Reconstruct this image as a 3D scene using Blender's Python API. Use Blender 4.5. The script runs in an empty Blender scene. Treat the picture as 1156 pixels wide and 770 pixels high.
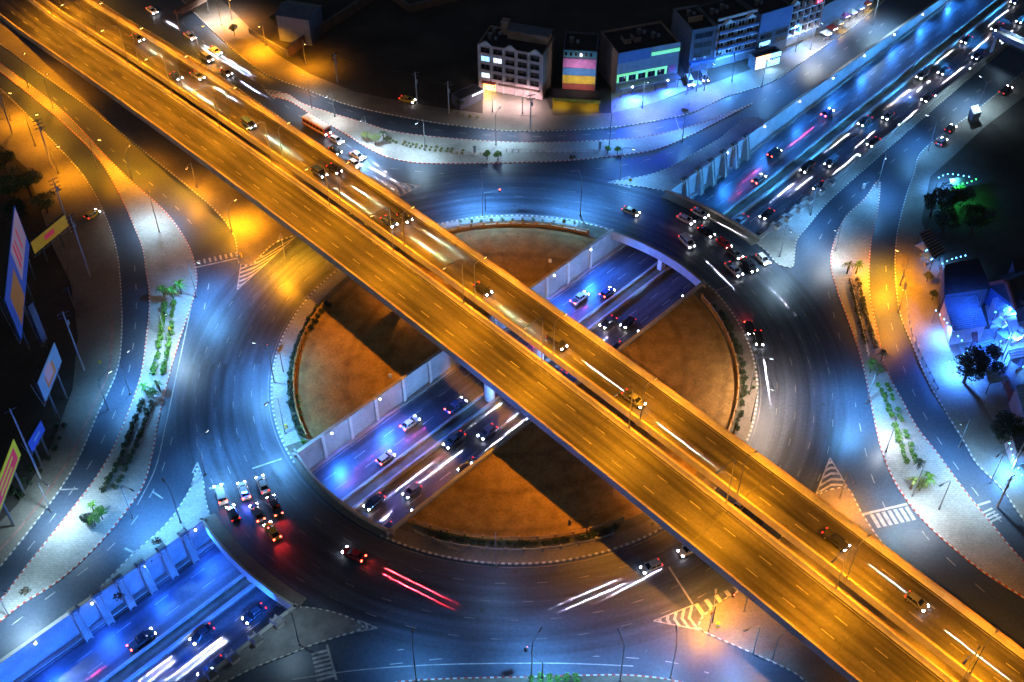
import bpy, math, random
from mathutils import Vector
R = math.radians
random.seed(7)
scn = bpy.context.scene
COL = scn.collection

# ------------------------------------------------------------------ camera, sky, exposure
CAMX, CAMY, CAMZ, DEP, FPX = -0.52, -174.1, 175.0, 44.0, 1300.0
cd = bpy.data.cameras.new('camera'); cam = bpy.data.objects.new('camera', cd); COL.objects.link(cam)
cam.location = (CAMX, CAMY, CAMZ); cam.rotation_euler = (R(90 - DEP), 0, 0)
cd.sensor_width = 36; cd.lens = 36 * FPX / 1156; cd.clip_start = 1; cd.clip_end = 6000
scn.camera = cam
w = bpy.data.worlds.new('World'); scn.world = w; w.use_nodes = True
nt = w.node_tree; bg = nt.nodes['Background']
sky = nt.nodes.new('ShaderNodeTexSky'); sky.sky_type = 'NISHITA'; sky.sun_disc = False
sky.sun_elevation = R(40); sky.sun_rotation = R(200)
nt.links.new(sky.outputs[0], bg.inputs[0]); bg.inputs[1].default_value = 0.017
sl = bpy.data.lights.new('moon', 'SUN'); so = bpy.data.objects.new('moon', sl); COL.objects.link(so)
sl.energy = 0.02; sl.angle = R(0.5); sl.color = (0.75, 0.85, 1.0); so.rotation_euler = (R(50), 0, R(-20))
vs = scn.view_settings; vs.view_transform = 'Standard'; vs.look = 'None'; vs.exposure = 0; vs.gamma = 1
scn.cycles.use_denoising = True; scn.cycles.light_sampling_threshold = 0; scn.cycles.use_adaptive_sampling = False
scn.cycles.max_bounces = 4; scn.cycles.diffuse_bounces = 2; scn.cycles.glossy_bounces = 2
scn.cycles.sample_clamp_indirect = 4
TRAIL_K = 34.0        # master scale of the thin beams shaped as light trails
LAMP_K = 1.5        # master scale of the street lamps

# ------------------------------------------------------------------ survey helpers
def P(px, py, z=0.0):
    """point of the site seen at a pixel of the 1156x770 photograph, at height z"""
    x = (px - 578) / FPX; y = -(py - 385) / FPX
    c, s = math.cos(R(DEP)), math.sin(R(DEP))
    dy = c + y * s; dz = -s + y * c; t = (z - CAMZ) / dz
    return Vector((x * t + CAMX, dy * t + CAMY, z))
UA = R(46.5)
U = Vector((math.cos(UA), math.sin(UA), 0)); N = Vector((math.sin(UA), -math.cos(UA), 0))   # underpass axes, N to the south-east
def UN(u, n, z=0): return U * u + N * n + Vector((0, 0, z))
NW, SE = -13.4, 13.6
def floor_z(u):
    if u > 95: return min(0, -5.8 + (u - 95) * 5.8 / 190)
    if u < -125: return min(0, -5.8 + (-125 - u) * 5.8 / 150)
    return -5.8
OV = Vector((.679, -.734, 0)); ON = Vector((-.734, -.679, 0))       # viaduct axes, ON to the south-west
def deck_z(s): return max(0.7, 9.55 - 2.1e-4 * s * s)
def VD(s, n, dz=0): return OV * s + ON * n + Vector((0, 0, deck_z(s) + dz))
def deck_s(px, py):
    z = 8
    for _ in range(12):
        q = P(px, py, z); s = q.dot(OV); z = deck_z(s)
    return s, q.dot(ON)
RING_IN, RING_OUT = 51.5, 71.5
def pol(r, a, z=0): return Vector((r * math.cos(a), r * math.sin(a), z))

# ------------------------------------------------------------------ materials
def nodes(name):
    m = bpy.data.materials.new(name); m.use_nodes = True
    return m, m.node_tree, m.node_tree.nodes['Principled BSDF']
def noise_col(t, c1, c2, scale, vec=None, detail=5, lo=.3, hi=.7):
    n = t.nodes.new('ShaderNodeTexNoise'); n.inputs['Scale'].default_value = scale; n.inputs['Detail'].default_value = detail
    if vec: t.links.new(vec, n.inputs['Vector'])
    r = t.nodes.new('ShaderNodeValToRGB'); r.color_ramp.elements[0].position = lo; r.color_ramp.elements[1].position = hi
    r.color_ramp.elements[0].color = (*c1, 1); r.color_ramp.elements[1].color = (*c2, 1)
    t.links.new(n.outputs['Fac'], r.inputs['Fac']); return r.outputs['Color'], n
def mult(t, a, b, f=1.0):
    m = t.nodes.new('ShaderNodeMix'); m.data_type = 'RGBA'; m.blend_type = 'MULTIPLY'; m.inputs['Factor'].default_value = f
    t.links.new(a, m.inputs['A']); t.links.new(b, m.inputs['B']); return m.outputs['Result']
def mat(name, col, rough=.7, var=.25, scale=.6, metal=0, bump=0):
    m, t, b = nodes(name)
    tc = t.nodes.new('ShaderNodeTexCoord')
    c, n = noise_col(t, [x * (1 - var) for x in col], [min(1, x * (1 + var)) for x in col], scale, tc.outputs['Object'])
    c2, n2 = noise_col(t, (.8, .8, .8), (1, 1, 1), scale * 9, tc.outputs['Object'], 6)
    t.links.new(mult(t, c, c2), b.inputs['Base Color'])
    b.inputs['Roughness'].default_value = rough; b.inputs['Metallic'].default_value = metal
    if bump:
        bp = t.nodes.new('ShaderNodeBump'); bp.inputs['Strength'].default_value = bump; t.links.new(n2.outputs['Fac'], bp.inputs['Height']); t.links.new(bp.outputs[0], b.inputs['Normal'])
    return m
def emit(name, col, strength, base=(.8, .8, .8)):
    m, t, b = nodes(name)
    b.inputs['Base Color'].default_value = (*base, 1); b.inputs['Emission Color'].default_value = (*col, 1); b.inputs['Emission Strength'].default_value = strength
    tc = t.nodes.new('ShaderNodeTexCoord'); c, n = noise_col(t, [x * .85 for x in col], col, 3, tc.outputs['Object']); t.links.new(c, b.inputs['Emission Color'])
    return m
def asphalt(name, col, mode=None, rough=.42, streak=.45):
    """asphalt with light-trail streaks put into the colour along the lanes: mode None, 'ring' or an angle"""
    m, t, b = nodes(name); L = t.links.new
    tc = t.nodes.new('ShaderNodeTexCoord'); ob = tc.outputs['Object']
    c, n = noise_col(t, [x * .72 for x in col], [x * 1.3 for x in col], .05, ob, 6)
    g, gn = noise_col(t, (.72, .72, .72), (1.1, 1.1, 1.1), 1.6, ob, 8)
    c = mult(t, c, g)
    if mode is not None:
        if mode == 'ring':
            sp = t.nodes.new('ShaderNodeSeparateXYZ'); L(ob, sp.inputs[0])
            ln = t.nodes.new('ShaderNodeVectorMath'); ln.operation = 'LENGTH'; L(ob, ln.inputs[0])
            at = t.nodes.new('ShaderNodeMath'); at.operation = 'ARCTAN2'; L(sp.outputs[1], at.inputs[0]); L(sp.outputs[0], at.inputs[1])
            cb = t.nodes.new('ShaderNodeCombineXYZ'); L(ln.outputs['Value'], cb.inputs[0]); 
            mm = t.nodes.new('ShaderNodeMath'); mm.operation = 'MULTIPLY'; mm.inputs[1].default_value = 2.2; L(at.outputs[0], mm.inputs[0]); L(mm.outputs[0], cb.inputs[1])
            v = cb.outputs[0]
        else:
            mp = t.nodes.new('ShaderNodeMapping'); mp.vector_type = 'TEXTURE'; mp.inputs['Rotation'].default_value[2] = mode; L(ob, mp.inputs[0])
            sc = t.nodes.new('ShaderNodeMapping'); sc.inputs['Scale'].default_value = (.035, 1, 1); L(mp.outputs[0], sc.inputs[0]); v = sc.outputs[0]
        s1, sn = noise_col(t, (1 - streak,) * 3, (1 + streak * .6,) * 3, .75, v, 4, .35, .65)  # lengthwise tone streaks painted in for the smears of passing lights
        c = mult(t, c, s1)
    L(c, b.inputs['Base Color']); b.inputs['Roughness'].default_value = rough
    rr = t.nodes.new('ShaderNodeMapRange'); rr.inputs['To Min'].default_value = rough - .1; rr.inputs['To Max'].default_value = rough + .22; L(n.outputs['Fac'], rr.inputs['Value']); L(rr.outputs[0], b.inputs['Roughness'])
    bp = t.nodes.new('ShaderNodeBump'); bp.inputs['Strength'].default_value = .12; L(gn.outputs['Fac'], bp.inputs['Height']); L(bp.outputs[0], b.inputs['Normal'])
    return m
def paving(name, col, size=2.0):
    m, t, b = nodes(name); L = t.links.new
    tc = t.nodes.new('ShaderNodeTexCoord')
    c, n = noise_col(t, [x * .62 for x in col], [x * 1.15 for x in col], .09, tc.outputs['Object'], 7)
    c2, n2 = noise_col(t, (.75, .75, .75), (1.05, 1.05, 1.05), 2.2, tc.outputs['Object'], 7)
    br = t.nodes.new('ShaderNodeTexBrick'); br.inputs['Scale'].default_value = 1 / size; br.inputs['Mortar Size'].default_value = .018
    br.inputs['Color1'].default_value = (1, 1, 1, 1); br.inputs['Color2'].default_value = (.88, .88, .88, 1); br.inputs['Mortar'].default_value = (.6, .6, .6, 1)
    L(tc.outputs['Object'], br.inputs['Vector'])
    L(mult(t, mult(t, c, c2), br.outputs['Color'], .8), b.inputs['Base Color']); b.inputs['Roughness'].default_value = .75
    return m
M = {}
M['soil'] = mat('dark_soil', (.05, .043, .035), .95, .45, .06, bump=.3)
M['road'] = asphalt('asphalt', (.046, .064, .096))
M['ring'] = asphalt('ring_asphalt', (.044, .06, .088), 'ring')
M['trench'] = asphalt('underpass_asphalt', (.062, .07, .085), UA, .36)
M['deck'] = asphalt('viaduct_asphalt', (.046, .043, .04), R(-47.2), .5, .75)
M['pave'] = paving('paving', (.34, .34, .32))
M['pave2'] = paving('old_paving', (.20, .18, .15), 1.5)
def sandy():
    m, t, b = nodes('sandy_ground'); L = t.links.new; tc = t.nodes.new('ShaderNodeTexCoord'); ob = tc.outputs['Object']
    c, n = noise_col(t, (.26, .165, .048), (.38, .245, .078), .06, ob, 8)
    c = mult(t, c, noise_col(t, (.72, .7, .66), (1, 1, 1), .35, ob, 8, .35, .6)[0]); c = mult(t, c, noise_col(t, (.7, .7, .7), (1.1, 1.1, 1.1), 2.5, ob, 6)[0])
    wv = t.nodes.new('ShaderNodeTexWave'); wv.wave_type = 'RINGS'; wv.rings_direction = 'Z'; wv.inputs['Scale'].default_value = .035; wv.inputs['Distortion'].default_value = 3.0; wv.inputs['Detail'].default_value = 4; wv.inputs['Detail Scale'].default_value = .4; L(ob, wv.inputs['Vector'])
    r = t.nodes.new('ShaderNodeValToRGB'); r.color_ramp.elements[0].color = (.55, .52, .5, 1); r.color_ramp.elements[1].position = .12; r.color_ramp.elements[1].color = (1, 1, 1, 1); L(wv.outputs['Fac'], r.inputs['Fac'])
    c = mult(t, c, r.outputs['Color'], .45); L(c, b.inputs['Base Color']); b.inputs['Roughness'].default_value = .95
    bp = t.nodes.new('ShaderNodeBump'); bp.inputs['Strength'].default_value = .35; L(n.outputs['Fac'], bp.inputs['Height']); L(bp.outputs[0], b.inputs['Normal'])
    return m
M['sand'] = sandy()
M['verge'] = mat('verge_soil', (.13, .12, .085), .95, .45, .25, bump=.3)
M['conc'] = mat('concrete', (.38, .37, .35), .75, .22, .3)
M['concd'] = mat('dark_concrete', (.15, .15, .15), .8, .3, .4)
M['wallc'] = mat('stained_concrete_wall', (.46, .46, .47), .75, .22, .25)
M['wallp'] = paving('wall_panels', (.42, .43, .44), 3.0)
M['white'] = mat('white_paint', (.72, .72, .70), .55, .12, 1.2)
M['kerbw'] = mat('worn_kerb_paint', (.48, .48, .46), .7, .4, .8)
M['markd'] = mat('faded_deck_marking', (.2, .2, .19), .6, .4, .7)
M['mark'] = mat('worn_marking_paint', (.33, .33, .325), .6, .35, .9)
M['marky'] = mat('yellow_marking_paint', (.5, .36, .06), .6, .3, .9)
M['red'] = mat('red_paint', (.42, .05, .04), .6, .15, 1)
M['black'] = mat('black_paint', (.02, .02, .022), .6, .2, 1)
M['steel'] = mat('galvanised_steel', (.32, .33, .34), .45, .15, 2, .8)
M['dsteel'] = mat('dark_steel', (.06, .06, .065), .5, .2, 2, .5)
M['rail'] = mat('ochre_rail_paint', (.42, .25, .08), .6, .2, 1)
M['bark'] = mat('bark', (.09, .065, .045), .9, .3, 2)
def leafmat(name, a, b_):
    m, t, b = nodes(name); tc = t.nodes.new('ShaderNodeTexCoord')
    c, n = noise_col(t, a, b_, 1.1, tc.outputs['Object'], 3, .35, .65); t.links.new(c, b.inputs['Base Color']); b.inputs['Roughness'].default_value = .6
    return m
M['leaf'] = leafmat('leaf_green', (.04, .13, .015), (.14, .32, .035))
M['leafd'] = leafmat('leaf_dark', (.012, .03, .012), (.045, .075, .03))
M['leafo'] = leafmat('leaf_olive', (.06, .09, .02), (.19, .2, .05))
M['glass'] = mat('dark_glass', (.012, .014, .018), .12, .1, 1)
M['tyre'] = mat('tyre_rubber', (.015, .015, .015), .85, .1, 3)
M['head'] = emit('headlight_lens', (.95, .93, 1.0), 50)
M['tail'] = emit('tail_light_lens', (1.0, .03, .02), 2.5, (.4, .02, .02))
M['brake'] = emit('brake_light_lens', (1.0, .06, .03), 22, (.4, .02, .02))
M['lampw'] = emit('white_lamp_lens', (.75, .88, 1.0), 14)
M['lampo'] = emit('sodium_lamp_lens', (1.0, .55, .12), 22)
M['lampb'] = emit('blue_white_lamp_lens', (.6, .75, 1.0), 16)
M['bluebeacon'] = emit('blue_beacon', (.05, .2, 1.0), 25)

# ------------------------------------------------------------------ mesh helper
class MB:
    def __init__(s): s.v = []; s.f = []; s.m = []
    def add(s, vs_, fs, mi=0):
        o = len(s.v); s.v += [tuple(p) for p in vs_]; s.f += [tuple(i + o for i in f) for f in fs]; s.m += [mi] * len(fs); return s
    def box(s, x0, x1, y0, y1, z0, z1, mi=0):
        return s.add([(x0, y0, z0), (x1, y0, z0), (x1, y1, z0), (x0, y1, z0), (x0, y0, z1), (x1, y0, z1), (x1, y1, z1), (x0, y1, z1)],
                     [(3, 2, 1, 0), (4, 5, 6, 7), (0, 1, 5, 4), (1, 2, 6, 5), (2, 3, 7, 6), (3, 0, 4, 7)], mi)
    def hexa(s, lo, hi, mi=0):          # two quads lofted
        n = len(lo)
        return s.add(list(lo) + list(hi), [tuple(range(n))[::-1], tuple(range(n, 2 * n))] + [(i, (i + 1) % n, n + (i + 1) % n, n + i) for i in range(n)], mi)
    def tube(s, p0, p1, r0, r1=None, n=8, mi=0):
        p0, p1 = Vector(p0), Vector(p1); r1 = r0 if r1 is None else r1
        d = (p1 - p0).normalized(); a = d.orthogonal().normalized(); b = d.cross(a)
        ring = lambda p, r: [p + a * r * math.cos(2 * math.pi * i / n) + b * r * math.sin(2 * math.pi * i / n) for i in range(n)]
        return s.hexa(ring(p0, r0), ring(p1, r1), mi)
    def path(s, pts, r, n=6, mi=0):
        for a, b in zip(pts, pts[1:]): s.tube(a, b, r, r, n, mi)
        return s
    def loft(s, secs, mi=0):
        k = len(secs[0]); o = len(s.v)
        for q in secs: s.v += [tuple(p) for p in q]
        for j in range(len(secs) - 1):
            for i in range(k):
                s.f.append((o + j * k + i, o + j * k + (i + 1) % k, o + (j + 1) * k + (i + 1) % k, o + (j + 1) * k + i)); s.m.append(mi)
        s.f.append(tuple(o + i for i in range(k))[::-1]); s.f.append(tuple(o + (len(secs) - 1) * k + i for i in range(k))); s.m += [mi, mi]
        return s
    def sphere(s, c, r, n=8, mi=0, sz=1):
        c = Vector(c); rows = n // 2
        secs = []
        for j in range(rows + 1):
            t = math.pi * (j + .02) / (rows + .04) - math.pi / 2
            secs.append([c + Vector((r * math.cos(t) * math.cos(2 * math.pi * i / n), r * math.cos(t) * math.sin(2 * math.pi * i / n), r * sz * math.sin(t))) for i in range(n)])
        return s.loft(secs, mi)
    def build(s, name, mats, parent=None, smooth=False, loc=None, bevel=0):
        me = bpy.data.meshes.new(name); me.from_pydata(s.v, [], s.f)
        for m in (mats if isinstance(mats, (list, tuple)) else [mats]): me.materials.append(m)
        me.polygons.foreach_set('material_index', s.m)
        import bmesh
        bm = bmesh.new(); bm.from_mesh(me); bmesh.ops.recalc_face_normals(bm, faces=bm.faces); bm.to_mesh(me); bm.free()
        if smooth: me.polygons.foreach_set('use_smooth', [True] * len(me.polygons))
        o = bpy.data.objects.new(name, me); COL.objects.link(o)
        if parent: o.parent = parent
        if loc is not None: o.location = loc
        if bevel:
            md = o.modifiers.new('bevel', 'BEVEL'); md.width = bevel; md.segments = 2; md.limit_method = 'ANGLE'
        return o
def tag(o, label, cat, group=None):
    o['label'] = label; o['category'] = cat
    if group: o['group'] = group
    return o
def thing(name, label, cat, loc=(0, 0, 0), rz=0, group=None):
    o = bpy.data.objects.new(name, None); COL.objects.link(o); o.location = loc; o.rotation_euler = (0, 0, rz); o.empty_display_size = .3
    return tag(o, label, cat, group)
def struct(o, kind='structure'): o['kind'] = kind; return o
def dup(root, loc=None, rz=None, label=None, group=None):
    r = root.copy(); COL.objects.link(r)
    for k, v in (('label', label), ('group', group)):
        if v: r[k] = v
    if loc is not None: r.location = loc
    if rz is not None: r.rotation_euler = (0, 0, rz)
    for ch in root.children:
        c = ch.copy(); COL.objects.link(c); c.parent = r
        for g in ch.children:
            d = g.copy(); COL.objects.link(d); d.parent = c
    return r
ORD = ['nearest', 'second', 'third', 'fourth', 'fifth', 'sixth', 'seventh', 'eighth', 'ninth', 'tenth', 'eleventh', 'twelfth', 'thirteenth', 'fourteenth', 'fifteenth', 'sixteenth', 'seventeenth', 'eighteenth']

# ------------------------------------------------------------------ outlines
def smooth(pts, step=1.5, closed=False):
    n = len(pts); out = []
    rng = range(n if closed else n - 1)
    for i in rng:
        p0 = pts[(i - 1) % n] if closed or i > 0 else pts[0] * 2 - pts[1]
        p1, p2 = pts[i], pts[(i + 1) % n]
        p3 = pts[(i + 2) % n] if closed or i + 2 < n else pts[-1] * 2 - pts[-2]
        k = max(1, int((p2 - p1).length / step))
        a0 = max((p1 - p0).length, .01) ** .5; a1 = max((p2 - p1).length, .01) ** .5; a2 = max((p3 - p2).length, .01) ** .5
        m1 = ((p1 - p0) / a0 - (p2 - p0) / (a0 + a1) + (p2 - p1) / a1) * a1
        m2 = ((p2 - p1) / a1 - (p3 - p1) / (a1 + a2) + (p3 - p2) / a2) * a1
        for j in range(k):
            t = j / k
            out.append(p1 * (2 * t**3 - 3 * t**2 + 1) + m1 * (t**3 - 2 * t**2 + t) + p2 * (-2 * t**3 + 3 * t**2) + m2 * (t**3 - t**2))
    if not closed: out.append(pts[-1])
    return out
def clip(poly, n, d):                    # keep the side where p.n <= d
    out = []
    for i in range(len(poly)):
        a, b = poly[i], poly[(i + 1) % len(poly)]
        da, db = a.dot(n) - d, b.dot(n) - d
        if da <= 0: out.append(a)
        if (da < 0 < db) or (db < 0 < da): out.append(a.lerp(b, da / (da - db)))
    return out
def nw_side(poly): return clip(poly, N, NW)
def se_side(poly): return clip(poly, -N, -SE)
def sheet(mb, poly, z, mi=0):
    if len(poly) < 3: return
    import bmesh
    bm = bmesh.new()
    vs_ = []
    for p in poly:
        if vs_ and (vs_[-1].co - Vector((p.x, p.y, z))).length < 1e-4: continue
        vs_.append(bm.verts.new((p.x, p.y, z)))
    if (vs_[0].co - vs_[-1].co).length < 1e-4: bm.verts.remove(vs_.pop())
    f = bm.faces.new(vs_); f.normal_update()
    if f.normal.z < 0: f.normal_flip()
    bmesh.ops.triangulate(bm, faces=[f]); bm.verts.index_update()
    o = len(mb.v); mb.v += [tuple(v.co) for v in bm.verts]
    for f in bm.faces: mb.f.append(tuple(v.index + o for v in f.verts)); mb.m.append(mi)
    bm.free()
def strip(mb, pts, w_, z, mi=0, dash=None):   # flat painted line along pts
    acc = 0
    for a, b in zip(pts, pts[1:]):
        L = (b - a).length
        if L < 1e-6: continue
        d = (b - a) / L; n = Vector((-d.y, d.x, 0)) * w_ / 2
        if dash:
            t = 0
            while t < L:
                ph = (acc + t) % (dash[0] + dash[1])
                if ph < dash[0]: e = min(L, t + dash[0] - ph); on = True
                else: e = min(L, t + dash[0] + dash[1] - ph); on = False
                if on:
                    p, q = a + d * t, a + d * e
                    mb.add([(v.x, v.y, v.z + z) for v in (p - n, q - n, q + n, p + n)], [(0, 1, 2, 3)], mi)
                t = e + 1e-6
        else:
            mb.add([(v.x, v.y, v.z + z) for v in (a - n, b - n, b + n, a + n)], [(0, 1, 2, 3)], mi)
        acc += L
def kerb(mb, pts, h=.2, w_=.25, seg=.62, closed=False):  # alternating painted kerb stones, materials 0 / 1
    if closed: pts = pts + [pts[0]]
    k = 0; rest = 0
    for a, b in zip(pts, pts[1:]):
        L = (b - a).length
        if L < 1e-4: continue
        d = (b - a) / L; n = Vector((-d.y, d.x, 0)) * w_ / 2; t = 0
        while t < L - 1e-6:
            e = min(L, t + seg - rest); p, q = a + d * t, a + d * e
            lo = [p - n, q - n, q + n, p + n]
            mb.add([(v.x, v.y, .0) for v in lo] + [(v.x, v.y, h) for v in lo], [(4, 5, 6, 7), (0, 1, 5, 4), (2, 3, 7, 6), (1, 2, 6, 5), (3, 0, 4, 7)], k)
            rest += e - t; t = e
            if rest >= seg - 1e-6: rest = 0; k = 1 - k
    return mb

# ------------------------------------------------------------------ ground and roads
BIG = [Vector((-900, -600, 0)), Vector((900, -600, 0)), Vector((900, 1500, 0)), Vector((-900, 1500, 0))]
ends = [UN(-275, NW), UN(-275, SE), UN(285, SE), UN(285, NW)]
g = MB()
sheet(g, nw_side(BIG), 0); sheet(g, se_side(BIG), 0)
for a, b in ((-900, -275), (285, 1800)):
    sheet(g, [UN(a, NW), UN(b, NW), UN(b, SE), UN(a, SE)], 0)
struct(g.build('ground', M['soil']))
def px(*pts, z=0): return [P(x, y, z) for x, y in pts]
road_poly = px((-60, -60), (215, -60), (205, 0), (215, 10), (240, 35), (275, 66), (300, 84), (341, 99.6), (391, 118), (459, 133), (526, 143.5), (580, 148.5), (681, 145), (732, 138), (782, 127), (816, 111), (870, 93), (917, 62), (967, 27), (1010, -10), (1060, -60),
               (1300, -60), (1300, -20), (1156, 81), (1102, 125), (1055, 159), (1038, 175), (1032, 195), (1022, 225), (1012, 270), (1011, 317), (1018, 361), (1031, 392), (1048, 432), (1068, 466), (1089, 500), (1102, 523), (1129, 550), (1156, 588), (1300, 760), (1300, 1000), (-140, 1000), (-140, 770), (0, 640), (34, 598), (67, 554), (89, 517), (111, 466), (132, 419), (137, 385), (137, 334), (136, 320), (131, 280), (117, 240), (95, 200), (50, 150), (0, 100), (-60, 50))
r = MB(); sheet(r, nw_side(road_poly), .012); sheet(r, se_side(road_poly), .012); struct(r.build('road', M['road']))
r = MB(); NS = 240
for i in range(NS):
    a, b = 2 * math.pi * i / NS, 2 * math.pi * (i + 1) / NS
    for j in range(3):
        r0 = RING_IN + (RING_OUT - RING_IN) * j / 3; r1 = RING_IN + (RING_OUT - RING_IN) * (j + 1) / 3
        r.add([pol(r0, a, .02), pol(r1, a, .02), pol(r1, b, .02), pol(r0, b, .02)], [(0, 1, 2, 3)])
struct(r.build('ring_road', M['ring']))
# ring centre: verge and sandy yard, both sides of the underpass
disc = lambda rr: [pol(rr, 2 * math.pi * i / 180) for i in range(180)]
v = MB(); sheet(v, nw_side(disc(51.4)), .15); sheet(v, se_side(disc(51.4)), .15); struct(v.build('verge', M['verge']))
v = MB(); sheet(v, nw_side(disc(46.6)), .19); sheet(v, se_side(disc(46.6)), .19); struct(v.build('sand', M['sand']))
k = MB()
for a0, a1 in ((64, 213), (241, 393)):
    kerb(k, [pol(51.45, R(a0 + (a1 - a0) * i / 110)) for i in range(111)], .24, .4)
struct(k.build('kerb', [M['kerbw'], M['concd']]))
# pale footpath round part of the centre
def arc(r_, a0, a1, n=60, z=0): return [pol(r_, R(a0 + (a1 - a0) * i / n), z) for i in range(n + 1)]
def annulus(mb, r0, r1, a0, a1, z, mi=0):
    A, B = arc(r0, a0, a1, 60, z), arc(r1, a0, a1, 60, z)
    for i in range(60): mb.add([A[i], B[i], B[i + 1], A[i + 1]], [(0, 1, 2, 3)], mi)
f = MB(); annulus(f, 48.2, 51.2, 122, 207, .165); annulus(f, 49.6, 51.2, 72, 120, .165); struct(f.build('footpath', M['pave']))
f = MB(); annulus(f, 48.6, 51.2, 243, 330, .165); annulus(f, 48.6, 51.2, -28, 24, .165); struct(f.build('footpath', M['pave2']))

# islands: outline traced on the ground, kerb stones all round except along the underpass walls
def island(pts, m, red=False, sm=True, clipf=None, keep=None):
    w0 = px(*pts)
    o = smooth(w0, 1.6, True) if sm else w0
    if clipf: o = clipf(o)
    mb = MB(); sheet(mb, o, .15)
    struct(mb.build('traffic_island', M[m]))
    run = []; kb = MB()
    for i in range(len(o) + 1):
        p = o[i % len(o)]; d = p.dot(N)
        near = abs(d - NW) < .3 or abs(d - SE) < .3
        if near:
            if len(run) > 1: kerb(kb, run)
            run = []
        else: run.append(p)
    if len(run) > 1: kerb(kb, run)
    if kb.v: struct(kb.build('kerb', [M['kerbw'], M['red'] if red else M['concd']]))
I1 = ((0, 81), (67, 135), (111, 179), (135, 219), (152, 257), (161, 280), (165, 305), (169, 338), (165, 385), (159, 425), (145, 466), (122, 518), (98, 554), (67.5, 593), (34, 635), (0, 679), (-40, 722), (-36, 732), (0, 702), (20, 685.5), (67.5, 655), (111, 615), (142, 577.5), (162, 547), (172, 512), (179, 473), (189, 432), (202.5, 385), (218, 338), (222, 318), (220, 298), (210, 272), (187, 240), (145, 202), (118, 175), (70, 125), (0, 72), (-30, 50), (-30, 58))
island(I1, 'pave', True)
I3 = ((-30, 20), (100, 122), (170, 177), (215, 213), (250, 245), (265, 268), (272, 300), (282, 300), (310, 275), (345, 262), (400, 240), (450, 218), (445, 212), (430, 205), (395, 190), (340, 150), (290, 115), (200, 55), (110, 0), (0, -90), (-60, -60))
island(I3, 'pave2')
I4 = ((308, 108), (322, 106), (341, 117), (374, 128), (408, 138), (442, 148.5), (492, 155), (580, 161), (678, 159), (732, 154), (782, 142.5), (823, 128), (850, 117), (823, 131), (789, 148.5), (742, 168.5), (701, 175.5), (647, 181), (580, 184), (509, 185), (469, 184), (435, 177), (411, 165), (391, 152), (357, 133), (324, 113))
island(I4, 'pave', True)
I5 = ((691, 207), (725, 199.5), (745, 194), (769, 183), (790, 170), (812, 157), (850, 133), (940, 200), (840, 262), (782, 225), (755, 217), (715, 210))
island(I5, 'pave', clipf=nw_side)
I6 = ((866, 285), (880, 300), (893, 303), (897, 285), (899, 272), (910, 258), (933, 230), (967, 199), (1001, 169), (1068, 111), (1130, 58), (1200, 0), (1150, -20), (980, 120), (820, 240))
island(I6, 'pave', clipf=se_side)
I7 = ((992, 204), (976, 225), (955, 245), (942, 272), (938, 300), (947, 334), (959, 365), (974, 412), (984, 459), (995, 508), (1008, 540), (1025, 567), (1048, 594), (1075, 618), (1109, 645), (1156, 675), (1260, 740), (1260, 720), (1156, 635), (1116, 588), (1085.5, 550), (1057, 511), (1035, 483), (1018, 452), (1001, 419), (991, 378), (982, 334), (981, 300), (984, 267), (991, 236))
island(I7, 'pave', True)
I9 = ((938, 553), (955, 550), (971, 577), (994, 611), (1040, 660), (1120, 730), (1200, 800), (1200, 900), (1000, 850), (930, 790), (900, 762), (870, 747), (823, 726), (788, 708), (800, 690), (850, 655), (880, 610), (922, 560))
island(I9, 'pave2')
I10 = ((337, 685.5), (360, 688), (390, 696), (411, 708.5), (385, 718), (357, 727), (324, 740), (290, 753), (255, 770), (200, 800), (120, 860), (100, 840), (250, 740), (320, 685))
island(I10, 'concd', clipf=se_side)
I11 = ((380, 790), (440, 772), (500, 767), (580, 765), (660, 763), (715, 763), (770, 771), (820, 790), (820, 830), (400, 830))
island(I11, 'verge', True)
I12 = ((223, 529), (229.6, 544), (233, 567), (242, 592), (300, 640), (260, 680), (0, 850), (-100, 830), (0, 751), (40, 719), (81, 692), (120, 657), (148, 628), (189, 591), (216, 550))
island(I12, 'pave', clipf=nw_side)
def land(pts, m, z=.1, k=None, red=False):
    mb = MB(); sheet(mb, px(*pts), z); struct(mb.build('pavement', M[m]))
    if k: struct(kerb(MB(), smooth(px(*k), 1.6), .2).build('kerb', [M['kerbw'], M['red'] if red else M['concd']]))
left_k = ((-60, 50), (0, 100), (50, 150), (95, 200), (117, 240), (131, 280), (136, 320), (137, 385), (132, 419), (111, 466), (89, 517), (67, 554), (34, 598), (0, 640), (-60, 705))
land(left_k + ((-90, 690), (-20, 610), (20, 570), (60, 500), (82, 440), (88, 380), (80, 320), (60, 280), (30, 190), (-60, 110)), 'pave2', .14, left_k)
mb = MB(); strip(mb, smooth(px((127, 360), (123, 419), (104, 462), (82, 512), (58, 550), (25, 594), (-10, 632)), 2), .45, .15); struct(mb.build('road_marking', mat('faded_red_paint', (.26, .13, .11), .8, .4, .5)))
top_k = ((205, 0), (215, 10), (240, 35), (275, 66), (300, 84), (341, 99.6), (391, 118), (459, 133), (526, 143.5), (580, 148.5), (681, 145), (732, 138), (782, 127), (816, 111), (870, 93), (917, 62), (967, 27), (1010, -10))
land(top_k + ((960, 0), (900, 52), (850, 78), (800, 96), (740, 116), (690, 128), (600, 132), (540, 128), (470, 118), (400, 104), (350, 84), (310, 60), (285, 35), (250, 0)), 'pave2', .14, top_k)
land(((545, 129), (545, 100), (615, 108), (625, 132)), 'pave2', .11)
land(((690, 128), (690, 100), (772, 90), (800, 92), (740, 116)), 'pave', .11)
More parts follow.
